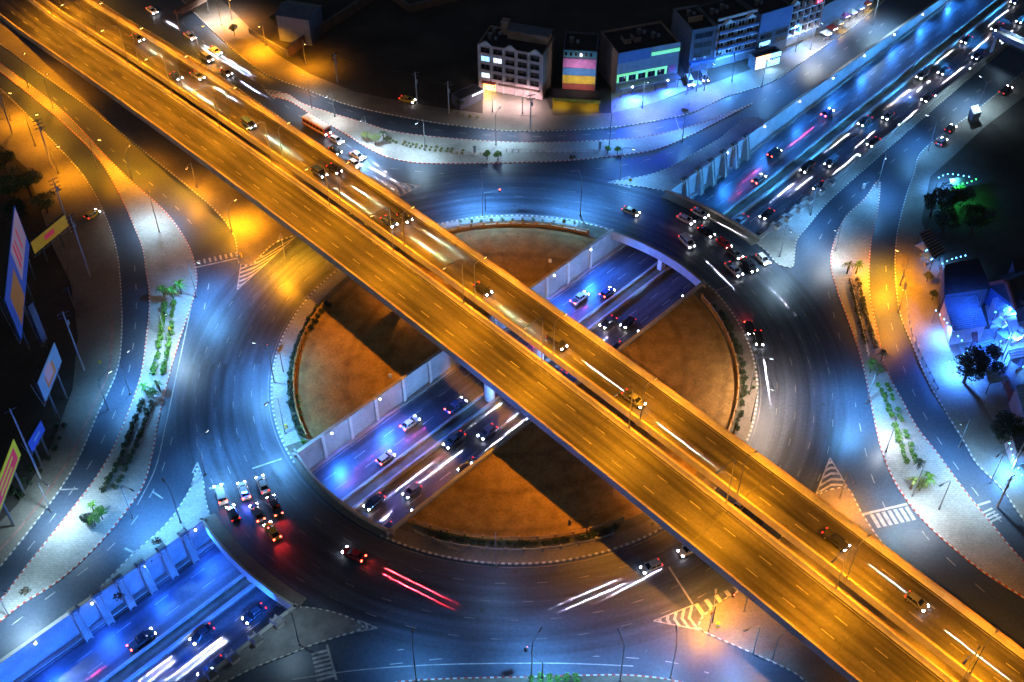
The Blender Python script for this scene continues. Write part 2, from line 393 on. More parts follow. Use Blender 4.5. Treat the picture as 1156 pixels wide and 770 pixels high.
right_k = ((1200, 48), (1156, 81), (1102, 125), (1055, 159), (1038, 175), (1032, 195), (1022, 225), (1012, 270), (1011, 317), (1018, 361), (1031, 392), (1048, 432), (1068, 466), (1089, 500), (1102, 523), (1129, 550), (1156, 588), (1220, 660))
land(right_k + ((1260, 640), (1150, 525), (1100, 440), (1075, 370), (1062, 300), (1040, 250), (1050, 200), (1075, 178), (1110, 145), (1220, 60)), 'pave2', .14, right_k)
land(((1112, 345), (1200, 330), (1200, 470), (1160, 470), (1130, 430)), 'pave', .115)
land(((1040, 400), (1075, 372), (1120, 372), (1156, 430), (1180, 520), (1150, 525)), 'pave', .12)

# ------------------------------------------------------------------ underpass trough
us = [-275 + 5 * i for i in range(113)]
t = MB()
for a, b in zip(us, us[1:]):
    t.add([UN(a, NW - .2, floor_z(a)), UN(b, NW - .2, floor_z(b)), UN(b, SE + .2, floor_z(b)), UN(a, SE + .2, floor_z(a))], [(0, 3, 2, 1)])
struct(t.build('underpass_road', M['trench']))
def along(n, a, b, dz=0, step=4):
    k = max(1, int((b - a) / step)); return [UN(a + (b - a) * i / k, n, floor_z(a + (b - a) * i / k) + dz) for i in range(k + 1)]
t = MB()
for n in (-9.0, -5.6, 4.4, 7.8): strip(t, along(n, -270, 280), .16, .012, 0, (3, 5))
for n in (-12.0, -2.6, 1.3, 11.7): strip(t, along(n, -270, 280), .16, .012, 0)
struct(t.build('road_marking', M['mark']))
def barbox(mb, n0, n1, a, b, z0, z1, mi=0, step=5):
    k = max(1, int((b - a) / step)); secs = []
    for i in range(k + 1):
        u = a + (b - a) * i / k; z = floor_z(u)
        secs.append([UN(u, n0, z + z0), UN(u, n1, z + z0), UN(u, n1, z + z1), UN(u, n0, z + z1)])
    mb.loft(secs, mi)
t = MB(); barbox(t, -2.0, .7, -275, 285, -.1, .28); struct(t.build('median', M['verge']))
t = MB(); barbox(t, -13.2, -12.35, -275, 285, -.1, .35); barbox(t, 12.1, 13.4, -275, 285, -.1, .35); struct(t.build('kerb', M['conc']))
for n, w_, lab in ((-2.15, 'pale concrete barrier along the north-west edge of the underpass median', 'x'), (.85, 'pale concrete barrier along the south-east edge of the underpass median', 'x')):
    b = MB(); barbox(b, n - .25, n + .25, -272, 282, 0, .75); tag(b.build('median_barrier', M['conc']), w_, 'barrier', 'underpass median barriers')

def retaining(side, a, b, label, butt=(), pil=(), panel='wallc'):
    n = NW if side < 0 else SE
    root = thing('retaining_wall', label, 'retaining wall', UN((a + b) / 2, n), 0, 'underpass retaining walls')
    off = root.location
    def bld(mb, name, m): 
        mb.v = [tuple(Vector(p) - off) for p in mb.v]; return mb.build(name, m, root)
    lo, hi = (n - .5, n) if side < 0 else (n, n + .5)
    k = max(1, int((b - a) / 5)); secs = []
    for i in range(k + 1):
        u = a + (b - a) * i / k
        secs.append([UN(u, lo, floor_z(u) - .3), UN(u, hi, floor_z(u) - .3), UN(u, hi, .8), UN(u, lo, .8)])
    bld(MB().loft(secs), 'wall_panel', M[panel])
    c = MB(); c.loft([[UN(u, lo - .12, .8), UN(u, hi + .12, .8), UN(u, hi + .12, 1.0), UN(u, lo - .12, 1.0)] for u in (a, b)]); bld(c, 'coping', M['conc'])
    s = 1 if side < 0 else -1
    for u in butt:
        z = floor_z(u); h = .55
        w1 = MB(); w1.hexa([UN(u - h, n, z), UN(u + h, n, z), UN(u + h, n + s * 2.0, z), UN(u - h, n + s * 2.0, z)],
                           [UN(u - h, n, .9), UN(u + h, n, .9), UN(u + h, n + s * .6, .9), UN(u - h, n + s * .6, .9)])
        for q in (-1, 1): w1.hexa([UN(u + q * h - .12, n + s * .1, z), UN(u + q * h + .12, n + s * .1, z), UN(u + q * h + .12, n + s * 2.3, z), UN(u + q * h - .12, n + s * 2.3, z)],
                                  [UN(u + q * h - .12, n + s * .1, 1.05), UN(u + q * h + .12, n + s * .1, 1.05), UN(u + q * h + .12, n + s * .9, 1.05), UN(u + q * h - .12, n + s * .9, 1.05)])
        bld(w1, 'buttress', M['conc'])
        w2 = MB(); c0 = n - s * 1.0
        if side < 0: c0 = n + .1
        w2.hexa([UN(u - .8, c0 - .7, .05), UN(u + .8, c0 - .7, .05), UN(u + .8, c0 + .45, .05), UN(u - .8, c0 + .45, .05)],
                [UN(u - .8, c0 - .7, 1.3), UN(u + .8, c0 - .7, 1.3), UN(u + .8, c0 + .45, 1.3), UN(u - .8, c0 + .45, 1.3)])
        hd = bld(w2, 'buttress_head', M['white'])
        w3 = MB(); w3.hexa([UN(u - .95, c0 - .85, 1.3), UN(u + .95, c0 - .85, 1.3), UN(u + .95, c0 + .6, 1.3), UN(u - .95, c0 + .6, 1.3)],
                           [UN(u - .6, c0 - .5, 1.75), UN(u + .6, c0 - .5, 1.75), UN(u + .6, c0 + .3, 1.75), UN(u - .6, c0 + .3, 1.75)])
        cp = bld(w3, 'cap', M['concd']); cp.parent = hd
    for u in pil:
        z = floor_z(u); p = MB()
        p.hexa([UN(u - .35, n, z), UN(u + .35, n, z), UN(u + .35, n + s * .55, z), UN(u - .35, n + s * .55, z)], [UN(u - .35, n, 1.05), UN(u + .35, n, 1.05), UN(u + .35, n + s * .35, 1.05), UN(u - .35, n + s * .35, 1.05)])
        bld(p, 'pilaster', M['white'])
    return root
uu = lambda *pts: [P(*p).dot(U) for p in pts]
retaining(-1, -270, -70.3, 'blue-lit panelled wall with sloping buttresses at the bottom left of the underpass', uu((87, 696), (113, 679), (139, 662), (165, 646), (188, 628), (214, 612)))
retaining(1, -270, -70.3, 'wall with dark capped blocks on its rim, bottom left, beside the dark triangular island', uu((314, 705), (290, 725), (264.5, 745), (239, 764)))
retaining(-1, -49, 49, 'white panelled wall with slim pilasters below the sandy yard inside the roundabout', (), uu((374, 504), (404, 482), (434, 462), (464, 439), (494, 418), (530, 390), (565, 362), (600, 335), (624, 321), (647, 303), (671, 284)))
retaining(1, -49, 49, 'wall seen from its back, along the south-east sandy yards inside the roundabout')
retaining(-1, 70.6, 280, 'blue-lit wall with a row of white capped buttresses at the top right of the underpass', uu((770, 205), (784, 193), (797, 183), (810, 173), (822, 164), (835, 155)))
retaining(1, 70.6, 280, 'wall with dark capped white blocks on its rim, top right, beside the pale paved wedge', uu((871, 255), (884, 246), (897, 236), (909, 227), (922, 217), (934, 207)))

# ring road bridges over the trough
def ring_bridge(sgn, label):
    c = math.atan2(U.y, U.x) + (0 if sgn > 0 else math.pi)
    root = thing('ring_bridge', label, 'bridge', (0, 0, 0), 0, 'ring road bridges')
    h = R(19)
    A = [c - h + 2 * h * i / 40 for i in range(41)]
    inb = [a for a in A if abs(pol(50, a).dot(N) - .1) < 15.0]; outb = [a for a in A if abs(pol(72.3, a).dot(N) - .1) < 15.0]
    m = MB(); m.loft([[pol(50.2, a, -1.3), pol(72.2, a, -1.3), pol(72.2, a, -.02), pol(50.2, a, -.02)] for a in outb]); m.build('bridge_deck', M['conc'], root)
    for r0, r1, AA in ((50.0, 50.45, inb), (71.9, 72.35, outb)):
        p = MB(); p.loft([[pol(r0, a, -1.35), pol(r1, a, -1.35), pol(r1, a, 1.0), pol(r0, a, 1.0)] for a in AA]); p.build('parapet', M['conc'], root)
    p = MB(); p.loft([[pol(50.45, a, .02), pol(51.6, a, .02), pol(51.6, a, .2), pol(50.45, a, .2)] for a in inb]); p.build('walkway', M['pave2'], root)
    p = MB(); p.loft([[pol(69.4, a, .02), pol(71.9, a, .02), pol(71.9, a, .2), pol(69.4, a, .2)] for a in outb]); p.build('walkway', M['pave2'], root)
    for n_ in (NW - .27, SE + .27):
        m = MB(); m.hexa(*[[UN(sgn * 47.5, n_ - .23, z), UN(sgn * 72.4, n_ - .23, z), UN(sgn * 72.4, n_ + .23, z), UN(sgn * 47.5, n_ + .23, z)] for z in (-6.1, -.03)]); m.build('abutment', M['wallp'], root)
    for r_ in (52.0, 61, 70.3):
        q = pol(r_, c); u = q.dot(U); m = MB(); m.hexa(*[[UN(u - .9, -1.1, z), UN(u + .9, -1.1, z), UN(u + .9, .2, z), UN(u - .9, .2, z)] for z in (-5.6, -1.3)])
        m.build('pier', M['white'], root, bevel=.15)
ring_bridge(1, 'short bridge carrying the ring road with queueing cars over the underpass, top right')
ring_bridge(-1, 'short bridge carrying the ring road with braking cars over the underpass, bottom left')

# ------------------------------------------------------------------ viaducts
SS = [-330 + 6 * i for i in range(110)]
def viaduct(n0, n1, pier_n, label):
    root = thing('viaduct', label, 'viaduct', (0, 0, 0), 0, 'twin viaducts')
    m = MB(); m.loft([[VD(s, n0, 0), VD(s, n1, 0), VD(s, n1, -.5), VD(s, n1 - 2.2, -.75), VD(s, n1 - 3, -1.9), VD(s, n0 + 3, -1.9), VD(s, n0 + 2.2, -.75), VD(s, n0, -.5)] for s in SS])
    m.build('girder', M['conc'], root)
    m = MB()
    for a, b in zip(SS, SS[1:]): m.add([VD(a, n0 + .45, .012), VD(b, n0 + .45, .012), VD(b, n1 - .45, .012), VD(a, n1 - .45, .012)], [(0, 1, 2, 3)])
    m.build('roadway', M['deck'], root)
    for n in (n0, n1):
        e = 1 if n == n0 else -1
        m = MB(); m.loft([[VD(s, n - e * .06, -.55), VD(s, n + e * .62, 0), VD(s, n + e * .42, .35), VD(s, n + e * .34, 1.25), VD(s, n - e * .06, 1.25)] for s in SS]); m.build('parapet', M['conc'], root)
        m = MB(); q = n + e * .14
        m.path([VD(s, q, 1.65) for s in SS], .06)
        for i in range(90): 
            s = -265 + i * 5; m.tube(VD(s, q, 1.2), VD(s, q, 1.66), .05, .05, 5)
        m.build('handrail', M['rail'], root)
    m = MB(); c = (n0 + n1) / 2
    for n in (c - 1.85, c + 1.85): strip(m, [VD(s, n) for s in SS], .17, .02, 0, (2.6, 5.4))
    for n in (n0 + 1.0, n1 - 1.0): strip(m, [VD(s, n) for s in SS], .15, .02, 1)
    m.build('lane_marking', [M['markd'], M['markd']], root)
    for s in range(-240, 200, 30): MB().add([VD(s - .12, n0 + .5, .024), VD(s + .12, n0 + .5, .024), VD(s + .12, n1 - .5, .024), VD(s - .12, n1 - .5, .024)], [(0, 1, 2, 3)]).build('expansion_joint', M['dsteel'], root)
    for s in (-180, -150, -120, -90, -60, -30, 0, 30, 60, 90, 120, 150):
        zt = deck_z(s) - 1.9
        if zt < 1.2: continue
        zb = -5.7 if abs(s) < 10 else 0
        p = OV * s + ON * pier_n
        q = MB(); q.tube(p + Vector((0, 0, zb)), p + Vector((0, 0, zt - 1.2)), 1.15, 1.15, 20)
        col = q.build('pier', M['white'] if s == 0 else M['conc'], root)
        q = MB(); f_ = lambda a, b, z: OV * (s + a) + ON * b + Vector((0, 0, z))
        q.hexa([f_(-1, pier_n - 1.4, zt - 1.7), f_(1, pier_n - 1.4, zt - 1.7), f_(1, pier_n + 1.4, zt - 1.7), f_(-1, pier_n + 1.4, zt - 1.7)], [f_(-1, c - 3.2, zt), f_(1, c - 3.2, zt), f_(1, c + 3.2, zt), f_(-1, c + 3.2, zt)])
        q.build('pier_head', M['conc'], root)
VA, VB, VC, VDn = 14.2, 2.45, -.3, -10.6
viaduct(VB, VA, 7.2, 'south-west viaduct of the twin overpass, its carriageway empty of traffic')
viaduct(VDn, VC, -7.2, 'north-east viaduct of the twin overpass, carrying the cars with headlights')

# ------------------------------------------------------------------ road markings
mk = MB()
def pline(*pts, w_=.18, z=.018, dash=None, mi=0): strip(mk, smooth(px(*pts), 2), w_, z, mi, dash)
mk0 = MB()
for r_, d0 in ((55.6, 0), (59.4, 1), (63.2, 2), (67.0, 0)):
    strip(mk0, arc(r_, 0, 360, 240), .14, .026, 0, (2.0, 5.6))
strip(mk0, arc(52.2, 0, 360, 240), .15, .026); struct(mk0.build('road_marking', mat('faded_marking', (.17, .175, .18), .6, .5, .3)))
def dashes(p0, p1, n, w_, L, z=.03):      # zebra: n stripes between two points, each L long across
    a, b = P(*p0), P(*p1); d = (b - a).normalized(); q = Vector((-d.y, d.x, 0))
    for i in range(n):
        c = a.lerp(b, (i + .5) / n)
        mk.add([(v.x, v.y, z) for v in (c - d * w_ / 2 - q * L / 2, c + d * w_ / 2 - q * L / 2, c + d * w_ / 2 + q * L / 2, c - d * w_ / 2 + q * L / 2)], [(0, 1, 2, 3)])
def bar(p0, p1, w_=.4, z=.03): strip(mk, px(p0, p1), w_, z)
dashes((222, 297), (270, 286), 8, .5, 1.7); bar((221, 302), (271, 291), .45)
dashes((985, 589), (1031, 579), 7, .75, 3.2); bar((973, 581), (1024, 569), .5)
dashes((361, 734), (368, 768), 7, .5, 3.0); bar((369, 728), (380, 768), .4)
dashes((786, 693), (842, 668), 5, .8, 3.5); bar((790, 700), (842, 674), .3)
dashes((1113, 575), (1126, 588), 4, .4, 2.6); bar((1102, 571), (1118, 566), .45)
bar((285, 529), (318, 518), .35); bar((236, 552), (253, 546), .55); bar((795, 333), (838, 318), .2); bar((141, 619), (172, 634), .4); bar((172, 555), (184, 563), .3)
bar((88, 552), (66, 553), .3); bar((755, 640), (782, 682), .35); bar((760, 125), (768, 150), .25)
def chevrons(tip, a, b, n, z=.031):       # hatched nose: tip and the two ends of its base
    T, A, B = P(*tip), P(*a), P(*b)
    strip(mk, [T, A], .25, z); strip(mk, [T, B], .25, z)
    for i in range(n):
        f0 = (i + .6) / n; f1 = min(1, f0 + .42 / n)
        for e in (A, B):
            m0 = T.lerp((A + B) / 2, f0 * .86); m1 = T.lerp((A + B) / 2, f1 * .86)
            e0, e1 = T.lerp(e, f0), T.lerp(e, f1)
            mk.add([(v.x, v.y, z) for v in (m0, m1, e1, e0)], [(0, 1, 2, 3)])
chevrons((268, 327), (272, 298), (335, 266), 6); chevrons((937, 517), (921, 559), (956, 549), 5)
chevrons((738, 701), (783, 683), (790, 711), 5); chevrons((475, 210), (430, 203), (450, 222), 4)
chevrons((686, 206), (712, 199), (712, 212), 4); chevrons((426, 709), (404, 700), (404, 713), 3); chevrons((298, 101), (310, 112), (318, 104), 4)
chevrons((223, 522), (217, 534), (229, 540), 3)
for q in (((152, 300), (154, 340), (151, 385), (144, 425), (128, 470), (104, 520), (80, 556), (48, 600), (14, 642)),
          ((236, 320), (226, 370), (212, 420), (200, 470), (190, 510), (175, 550), (150, 590), (110, 632), (60, 670), (5, 712)),
          ((953, 310), (966, 370), (978, 420), (990, 470), (1000, 520), (1018, 560), (1045, 605), (1080, 640), (1130, 685)),
          ((935, 330), (950, 390), (962, 440), (975, 500), (985, 540), (1000, 575)),
          ((1000, 300), (1002, 340), (1012, 390), (1030, 440), (1050, 480), (1075, 520), (1105, 560), (1140, 600)),
          ((350, 107), (400, 127), (460, 142), (530, 151), (600, 154), (680, 151), (740, 145), (800, 130)),
          ((860, 115), (900, 90), (950, 58), (1000, 25)), ((440, 190), (500, 196), (580, 196), (660, 192), (720, 183), (780, 165)),
          ((925, 270), (940, 245), (970, 215), (1010, 180), (1060, 138), (1120, 90)), ((440, 750), (520, 742), (600, 740), (700, 742), (760, 748), (800, 760)),
          ((60, 110), (110, 155), (150, 190), (190, 225), (225, 262)), ((205, 25), (245, 60), (290, 92), (330, 125), (370, 150), (410, 175))):
    pline(*q, dash=(2.2, 4.5), w_=.16)
pline((330, 767), (400, 757), (480, 751), (560, 749), (640, 749), (715, 752), w_=.2)
pline((216, 345), (200, 420), (187, 480), (175, 530), (155, 570), w_=.2); pline((190, 245), (206, 275), (215, 300), w_=.15); pline((700, 212), (745, 224), (790, 242), w_=.15)
pline((560, 725), (500, 728), (440, 735), dash=(2, 3), w_=.2); pline((600, 715), (680, 722), (730, 735), dash=(2, 3), w_=.2)
struct(mk.build('road_marking', [M['mark'], M['red']]))

# repairs and covers in the ring asphalt
pt = MB(); rn = random.Random(11)
for _ in range(46):
    a0 = rn.uniform(0, 6.283); r0 = rn.uniform(52.6, 68); w_ = rn.uniform(.6, 1.6); da = rn.uniform(1.5, 7) / r0
    if rn.random() < .4: pt.add([pol(r0 + .4 * math.cos(i * .785), a0, .024) + pol(.4 * math.sin(i * .785), a0 + 1.57) for i in range(8)], [tuple(range(8))], 1)
    else:
        for i in range(6): pt.add([pol(r0, a0 + da * i / 6, .0235), pol(r0 + w_, a0 + da * i / 6, .0235), pol(r0 + w_, a0 + da * (i + 1) / 6, .0235), pol(r0, a0 + da * (i + 1) / 6, .0235)], [(0, 1, 2, 3)], 0)
struct(pt.build('road_patch', [mat('repair_asphalt', (.038, .05, .07), .6, .3, .8), M['dsteel']]))

# ------------------------------------------------------------------ lamps
LC = {'w': (.50, .78, 1.0), 'c': (.13, .45, 1.0), 'b': (.015, .11, 1.0), 'o': (1.0, .34, .006), 'g': (1.0, .58, .12), 'n': (.9, .95, 1.0)}
LDATA = {}
def spot(parent, loc, col, power, size=140, target=None, blend=1.0, radius=.35, const=False):
    key = (col, power, size, blend, radius, const)
    if key not in LDATA:
        l = bpy.data.lights.new('lamp_light', 'SPOT'); l.color = LC.get(col, col) if isinstance(col, str) else col; l.energy = power * LAMP_K
        l.spot_size = R(size); l.spot_blend = blend; l.shadow_soft_size = radius
        if const:
            l.use_nodes = True; t_ = l.node_tree; e = [x for x in t_.nodes if x.type == 'EMISSION'][0]
            fo = t_.nodes.new('ShaderNodeLightFalloff'); fo.inputs['Strength'].default_value = 1.0
            t_.links.new(fo.outputs['Constant'], e.inputs['Strength'])
        LDATA[key] = l
    o = bpy.data.objects.new('lamp_light', LDATA[key]); COL.objects.link(o); o.parent = parent; o.location = loc
    if target is not None: o.rotation_euler = (Vector(target) - Vector(loc)).to_track_quat('-Z', 'Y').to_euler()
    return o
LAMPMESH = {}
def lamp(base, toward, h, col, power, label, arm=2.6, group='street lamps', size=142, z0=.1, cat='street lamp', lens=None, basev=None):
    b = basev or P(*base, z0); tg = toward if isinstance(toward, Vector) else P(*toward)
    rz = math.atan2(tg.y - b.y, tg.x - b.x)
    root = thing('street_lamp', label, cat, b, rz, group)
    key = (h, arm, col)
    if key not in LAMPMESH:
        q = MB(); q.tube((0, 0, -.05), (0, 0, .5), .24, .2, 8); q.tube((0, 0, .4), (0, 0, h - .6), .12, .075, 8); q.path([(0, 0, h - .7), (.25, 0, h - .25), (.9, 0, h), (arm, 0, h + .1)], .055, 6)
        p = q.build('pole', M['steel'])
        q = MB(); q.hexa([(arm - .3, -.16, h - .02), (arm + .65, -.2, h + .02), (arm + .65, .2, h + .02), (arm - .3, .16, h - .02)], [(arm - .3, -.08, h + .2), (arm + .5, -.1, h + .2), (arm + .5, .1, h + .2), (arm - .3, .08, h + .2)])
        hd = q.build('lamp_head', M['steel'])
        q = MB(); q.hexa([(arm - .1, -.13, h - .09), (arm + .58, -.15, h - .07), (arm + .58, .15, h - .07), (arm - .1, .13, h - .09)], [(arm - .15, -.15, h - .01), (arm + .63, -.18, h + .01), (arm + .63, .18, h + .01), (arm - .15, .15, h - .01)])
        ln = q.build('lens', M[lens or ('lampw' if not isinstance(col, str) else 'lampo' if col in 'og' else 'lampb' if col == 'b' else 'lampw')])
        LAMPMESH[key] = (p.data, hd.data, ln.data)
        for x in (p, hd, ln): bpy.data.objects.remove(x)
    ms = LAMPMESH[key]; os_ = []
    if not isinstance(col, str): size = 172
    for nm, me in zip(('pole', 'lamp_head', 'lens'), ms):
        o = bpy.data.objects.new(nm, me); COL.objects.link(o); o.parent = root; os_.append(o)
    os_[2].parent = os_[1]
    spot(root, (arm + .25, 0, h - .15), col, power, size)
    return root
KW = 1000
for base, tow, h, col, pw, lab in (
    ((180, 262), (176, 240), 10, 'w', 12, 'lamp post on the broad pale north end of the left palm island'),
    ((189, 385), (205, 400), 10, 'w', 15, 'lamp post beside the palm hedge on the left island, facing the slip road'),
    ((147, 445), (160, 432), 10, 'c', 17, 'lamp post on the left island kerb above the blue frontage road'),
    ((122, 462), (140, 452), 9, 'c', 7, 'short lamp post on the left pavement by the curved frontage road'),
    ((58, 578), (78, 590), 10, 'w', 18, 'lamp post by the yellow-green billboard, lighting the left frontage road'),
    ((10, 695), (22, 700), 9, 'w', 15, 'lamp post at the thin lower end of the left palm island'),
    ((150, 585), (160, 590), 10, 'c', 17, 'lamp post on the left island beside the round clump of bushes'),
    ((204, 590), (190, 570), 10, 'c', 11, 'lamp post on the pale triangle above the bottom left underpass wall'),
    ((222, 335), (240, 340), 11, 'c', 26, 'lamp post by the crosswalk where the left slip road meets the ring'),
    ((310, 432), (275, 425), 11, 'c', 26, 'lamp post on the left inner kerb of the ring by the green shrubs'),
    ((322, 490), (300, 505), 11, 'c', 24, 'lamp post on the inner ring kerb above the queue of braking cars'),
    ((232, 535), (250, 520), 10, 'c', 14, 'lamp post at the nose of the pale triangle by the ring'),
    ((545, 243), (540, 214), 11, 'c', 41, 'lamp post on the top inner kerb of the ring, left one of the two'),
    ((655, 243), (643, 216), 11, 'c', 36, 'lamp post on the top inner kerb of the ring, right one of the two'),
    ((560, 164), (578, 140), 10, 'w', 11, 'lamp post beside the green shrubs on the top island'),
    ((688, 163), (700, 142), 10, 'c', 10, 'lamp post at the right end of the white railing on the top island'),
    ((480, 170), (470, 178), 10, 'w', 11, 'lamp post beside the hedge strip in the middle of the top island'),
    ((725, 122), (732, 138), 10, 'w', 12, 'lamp post on the forecourt of the grey block with green bands'),
    ((795, 102), (808, 114), 10, 'w', 8, 'lamp post on the pavement below the balconied building'),
    ((915, 56), (935, 74), 10, 'n', 19, 'lamp post on the top right pavement lighting the brightest road pool'),
    ((770, 160), (775, 150), 10, 'c', 10, 'lamp post on the right end of the top island'),
    ((860, 98), (872, 110), 10, 'c', 11, 'lamp post by the kerb below the shop with orange lights'),
    ((352, 122), (338, 108), 9, 'n', 6, 'lamp post at the left tip of the top island'),
    ((250, 28), (236, 8), 9, 'n', 14, 'lamp post on the top left pavement over the bluish white road'),
    ((415, 162), (405, 180), 9, 'w', 15, 'lamp post on the top island beside the police car'),
    ((943, 283), (936, 290), 8, 'n', 7, 'lamp post on the nose of the right island where two roads part'),
    ((990, 212), (984, 250), 11, 'c', 14, 'lamp post at the tip of the wedge between the two right hand roads'),
    ((978, 455), (960, 470), 11, 'c', 22, 'lamp post on the right island kerb facing the ring exit lanes'),
    ((1000, 510), (1002, 500), 7, 'n', 5, 'short lamp post in the white pool beside the lower right shrubs'),
    ((1060, 575), (1052, 580), 9, 'n', 4, 'lamp post in the middle of the bright paved right island'),
    ((1030, 560), (985, 610), 11, 'w', 11, 'lamp post by the right crosswalk lighting the ring exit'),
    ((1118, 545), (1100, 560), 10, 'w', 13, 'lamp post on the right pavement near the lower right road'),
    ((1082, 505), (1070, 515), 9, 'c', 8, 'lamp post on the right pavement below the round trees'),
    ((1103, 128), (1090, 118), 10, 'w', 15, 'lamp post by the white kiosk on the top right pavement'),
    ((1048, 170), (1030, 165), 10, 'c', 12, 'lamp post on the top right pavement by the dark tree'),
    ((915, 243), (925, 275), 10, 'c', 11, 'lamp post on the paved wedge beside the top right underpass rim'),
    ((880, 290), (900, 330), 10, 'w', 10, 'lamp post at the corner of the paved wedge by the end of the ring bridge'),
    ((985, 28), (1000, 40), 10, 'w', 15, 'lamp post at the far top right beside the underpass rim'),
    ((700, 203), (725, 208), 10, 'c', 12, 'lamp post on the triangular island nose at the top right of the ring'),
    ((600, 765), (618, 735), 11, 'c', 18, 'lamp post on the bottom verge, left one of the pair'),
    ((757, 765), (755, 732), 11, 'c', 13, 'lamp post on the bottom verge, right one of the pair'),
    ((470, 768), (470, 735), 11, 'c', 8, 'lamp post on the dim left end of the bottom verge'),
    ((850, 738), (832, 745), 9, 'c', 8, 'lamp post on the kerb of the lower right island below the viaduct'),
    ((846, 445), (885, 450), 11, (1.0, .72, .55), 12, 'lamp post on the right inner kerb of the ring'),
    ((560, 640), (560, 668), 11, 'c', 2, 'lamp post on the bottom inner kerb of the ring'),
    ((378, 132), (368, 142), 8, 'n', 5, 'lamp post on the top island kerb beside the bus'),
    ((338, 728), (320, 718), 10, 'w', 2, 'added lamp post on the dark triangular island at the lower left of the ring'),  # added to brighten the blocks on the underpass rim
    ((700, 768), (690, 745), 11, 'c', 7, 'lamp post between the pair on the bottom verge and the viaduct'),
    ((556, 126), (560, 116), 6, (1.0, .72, .74), 7, 'short globe lamp on the apartment block forecourt, left one of two'),
    ((590, 128), (594, 118), 6, (1.0, .68, .72), 7, 'short globe lamp on the apartment block forecourt, right one of two'),
    ((786, 103), (790, 92), 7, (.04, .2, 1.0), 22, 'blue glowing lamp post before the dark block and parked vans'),
    ((826, 92), (824, 80), 7, (.08, .36, 1.0), 26, 'blue glowing lamp post before the balconied building'),
    ((898, 58), (892, 48), 7, (.05, .28, 1.0), 20, 'blue glowing lamp post before the gridded balcony block'),
    ((150, 205), (160, 190), 9, 'o', 12, 'sodium lamp on the left island edge where the orange and white light meet'),
    ((32, 98), (45, 85), 9, 'o', 13, 'sodium lamp beside the upper left road close to the viaduct'),
    ((222, 212), (215, 225), 8, 'o', 16, 'sodium lamp on the bare ground beside the viaduct at the upper left'),
    ((40, 165), (62, 160), 9, 'o', 11, 'sodium lamp on the left pavement kerb between two power poles'),
    ((322, 292), (318, 310), 8, 'o', 30, 'sodium lamp at the edge of the hatched nose lighting the ring by the viaduct'),
    ((948, 562), (962, 590), 8, 'o', 10, 'sodium lamp on the small hatched island by the right crosswalk'),
    ((885, 395), (890, 420), 10, (1.0, .7, .5), 14, 'warm white lamp post over the right side of the ring road') if False else ((848, 475), (880, 490), 11, (1.0, .7, .5), 8, 'warm white lamp post on the lower right inner kerb of the ring'),
    ((225, 60), (250, 62), 9, 'o', 16, 'sodium lamp beside the upper left road between the gantry and the dark shed'),
    ((840, 690), (850, 672), 7, 'o', 33, 'sodium lamp in the middle of the lower right island under the viaduct edge'),
    ((1092, 380), (1090, 350), 11, (.02, .13, 1.0), 12, 'added tall blue lamp post between the annexe and the rusty lean-to on the right'),  # added to throw blue light onto the annexe roof
    ((1128, 412), (1122, 404), 10, (.02, .13, 1.0), 9, 'added tall blue lamp post between the two pale blue awnings on the right'),  # second post added for blue light over the awnings
    ((262, 262), (285, 247), 8, 'o', 30, 'sodium lamp under the edge of the viaduct by the left hatched nose'),
    ((352, 280), (342, 298), 7, 'o', 21, 'sodium lamp beside the viaduct lighting the left ring entry'),
    ((800, 712), (806, 655), 8, 'o', 20, 'sodium lamp beside the viaduct by the bottom crosswalk'),
    ((872, 744), (902, 738), 8, 'o', 90, 'sodium lamp on the lower right island, its pool the brightest orange'),
    ((1016, 322), (1005, 318), 9, 'o', 39, 'sodium lamp on the right pavement over the orange road'),
    ((1014, 352), (1004, 372), 9, 'o', 18, 'sodium lamp on the right pavement below the orange pool'),
    ((66, 196), (82, 200), 9, 'o', 13, 'sodium lamp by the power poles on the left pavement'),
    ((12, 136), (40, 140), 9, 'o', 15, 'sodium lamp at the upper left edge beside the power poles'),
    ((110, 190), (135, 192), 9, 'o', 8, 'sodium lamp on the thin strip between the two upper left roads'),
    ((60, 122), (70, 100), 9, 'o', 11, 'sodium lamp at the upper end of the strip between the left roads'),
    ((300, 52), (292, 68), 8, 'o', 25, 'sodium lamp on the top left pavement before the long wall'),
    ((262, 22), (275, 48), 8, 'o', 25, 'sodium lamp on the top left pavement beside the dark shed'),
    ((345, 72), (352, 86), 8, 'o', 20, 'sodium lamp at the foot of the long brown wall'),
    ):
    lamp(base, tow, h, col, pw * KW, lab)

# sodium lamps of the twin viaducts: one post on each facing parapet
for i, s in enumerate(range(-205, 150, 24)):
    side = 'up' if s < -5 else 'down'
    k = abs(s) // 24
    for n, e, nm in ((VB + .25, 1, 'south-west'), (VC - .25, -1, 'north-east')):
        h = 12.5 if e > 0 else 9
        where = 'from the underpass towards top left' if s < -5 else 'from the underpass towards bottom right'
        lamp(None, VD(s, n + e * 5), h, 'o', (28 if e > 0 else 20) * KW, f'sodium lamp post on the {nm} viaduct, {ORD[k]} {where}', arm=4.6 if e > 0 else 2.8, group='viaduct lamp posts', size=160, basev=VD(s, n, 1.2))

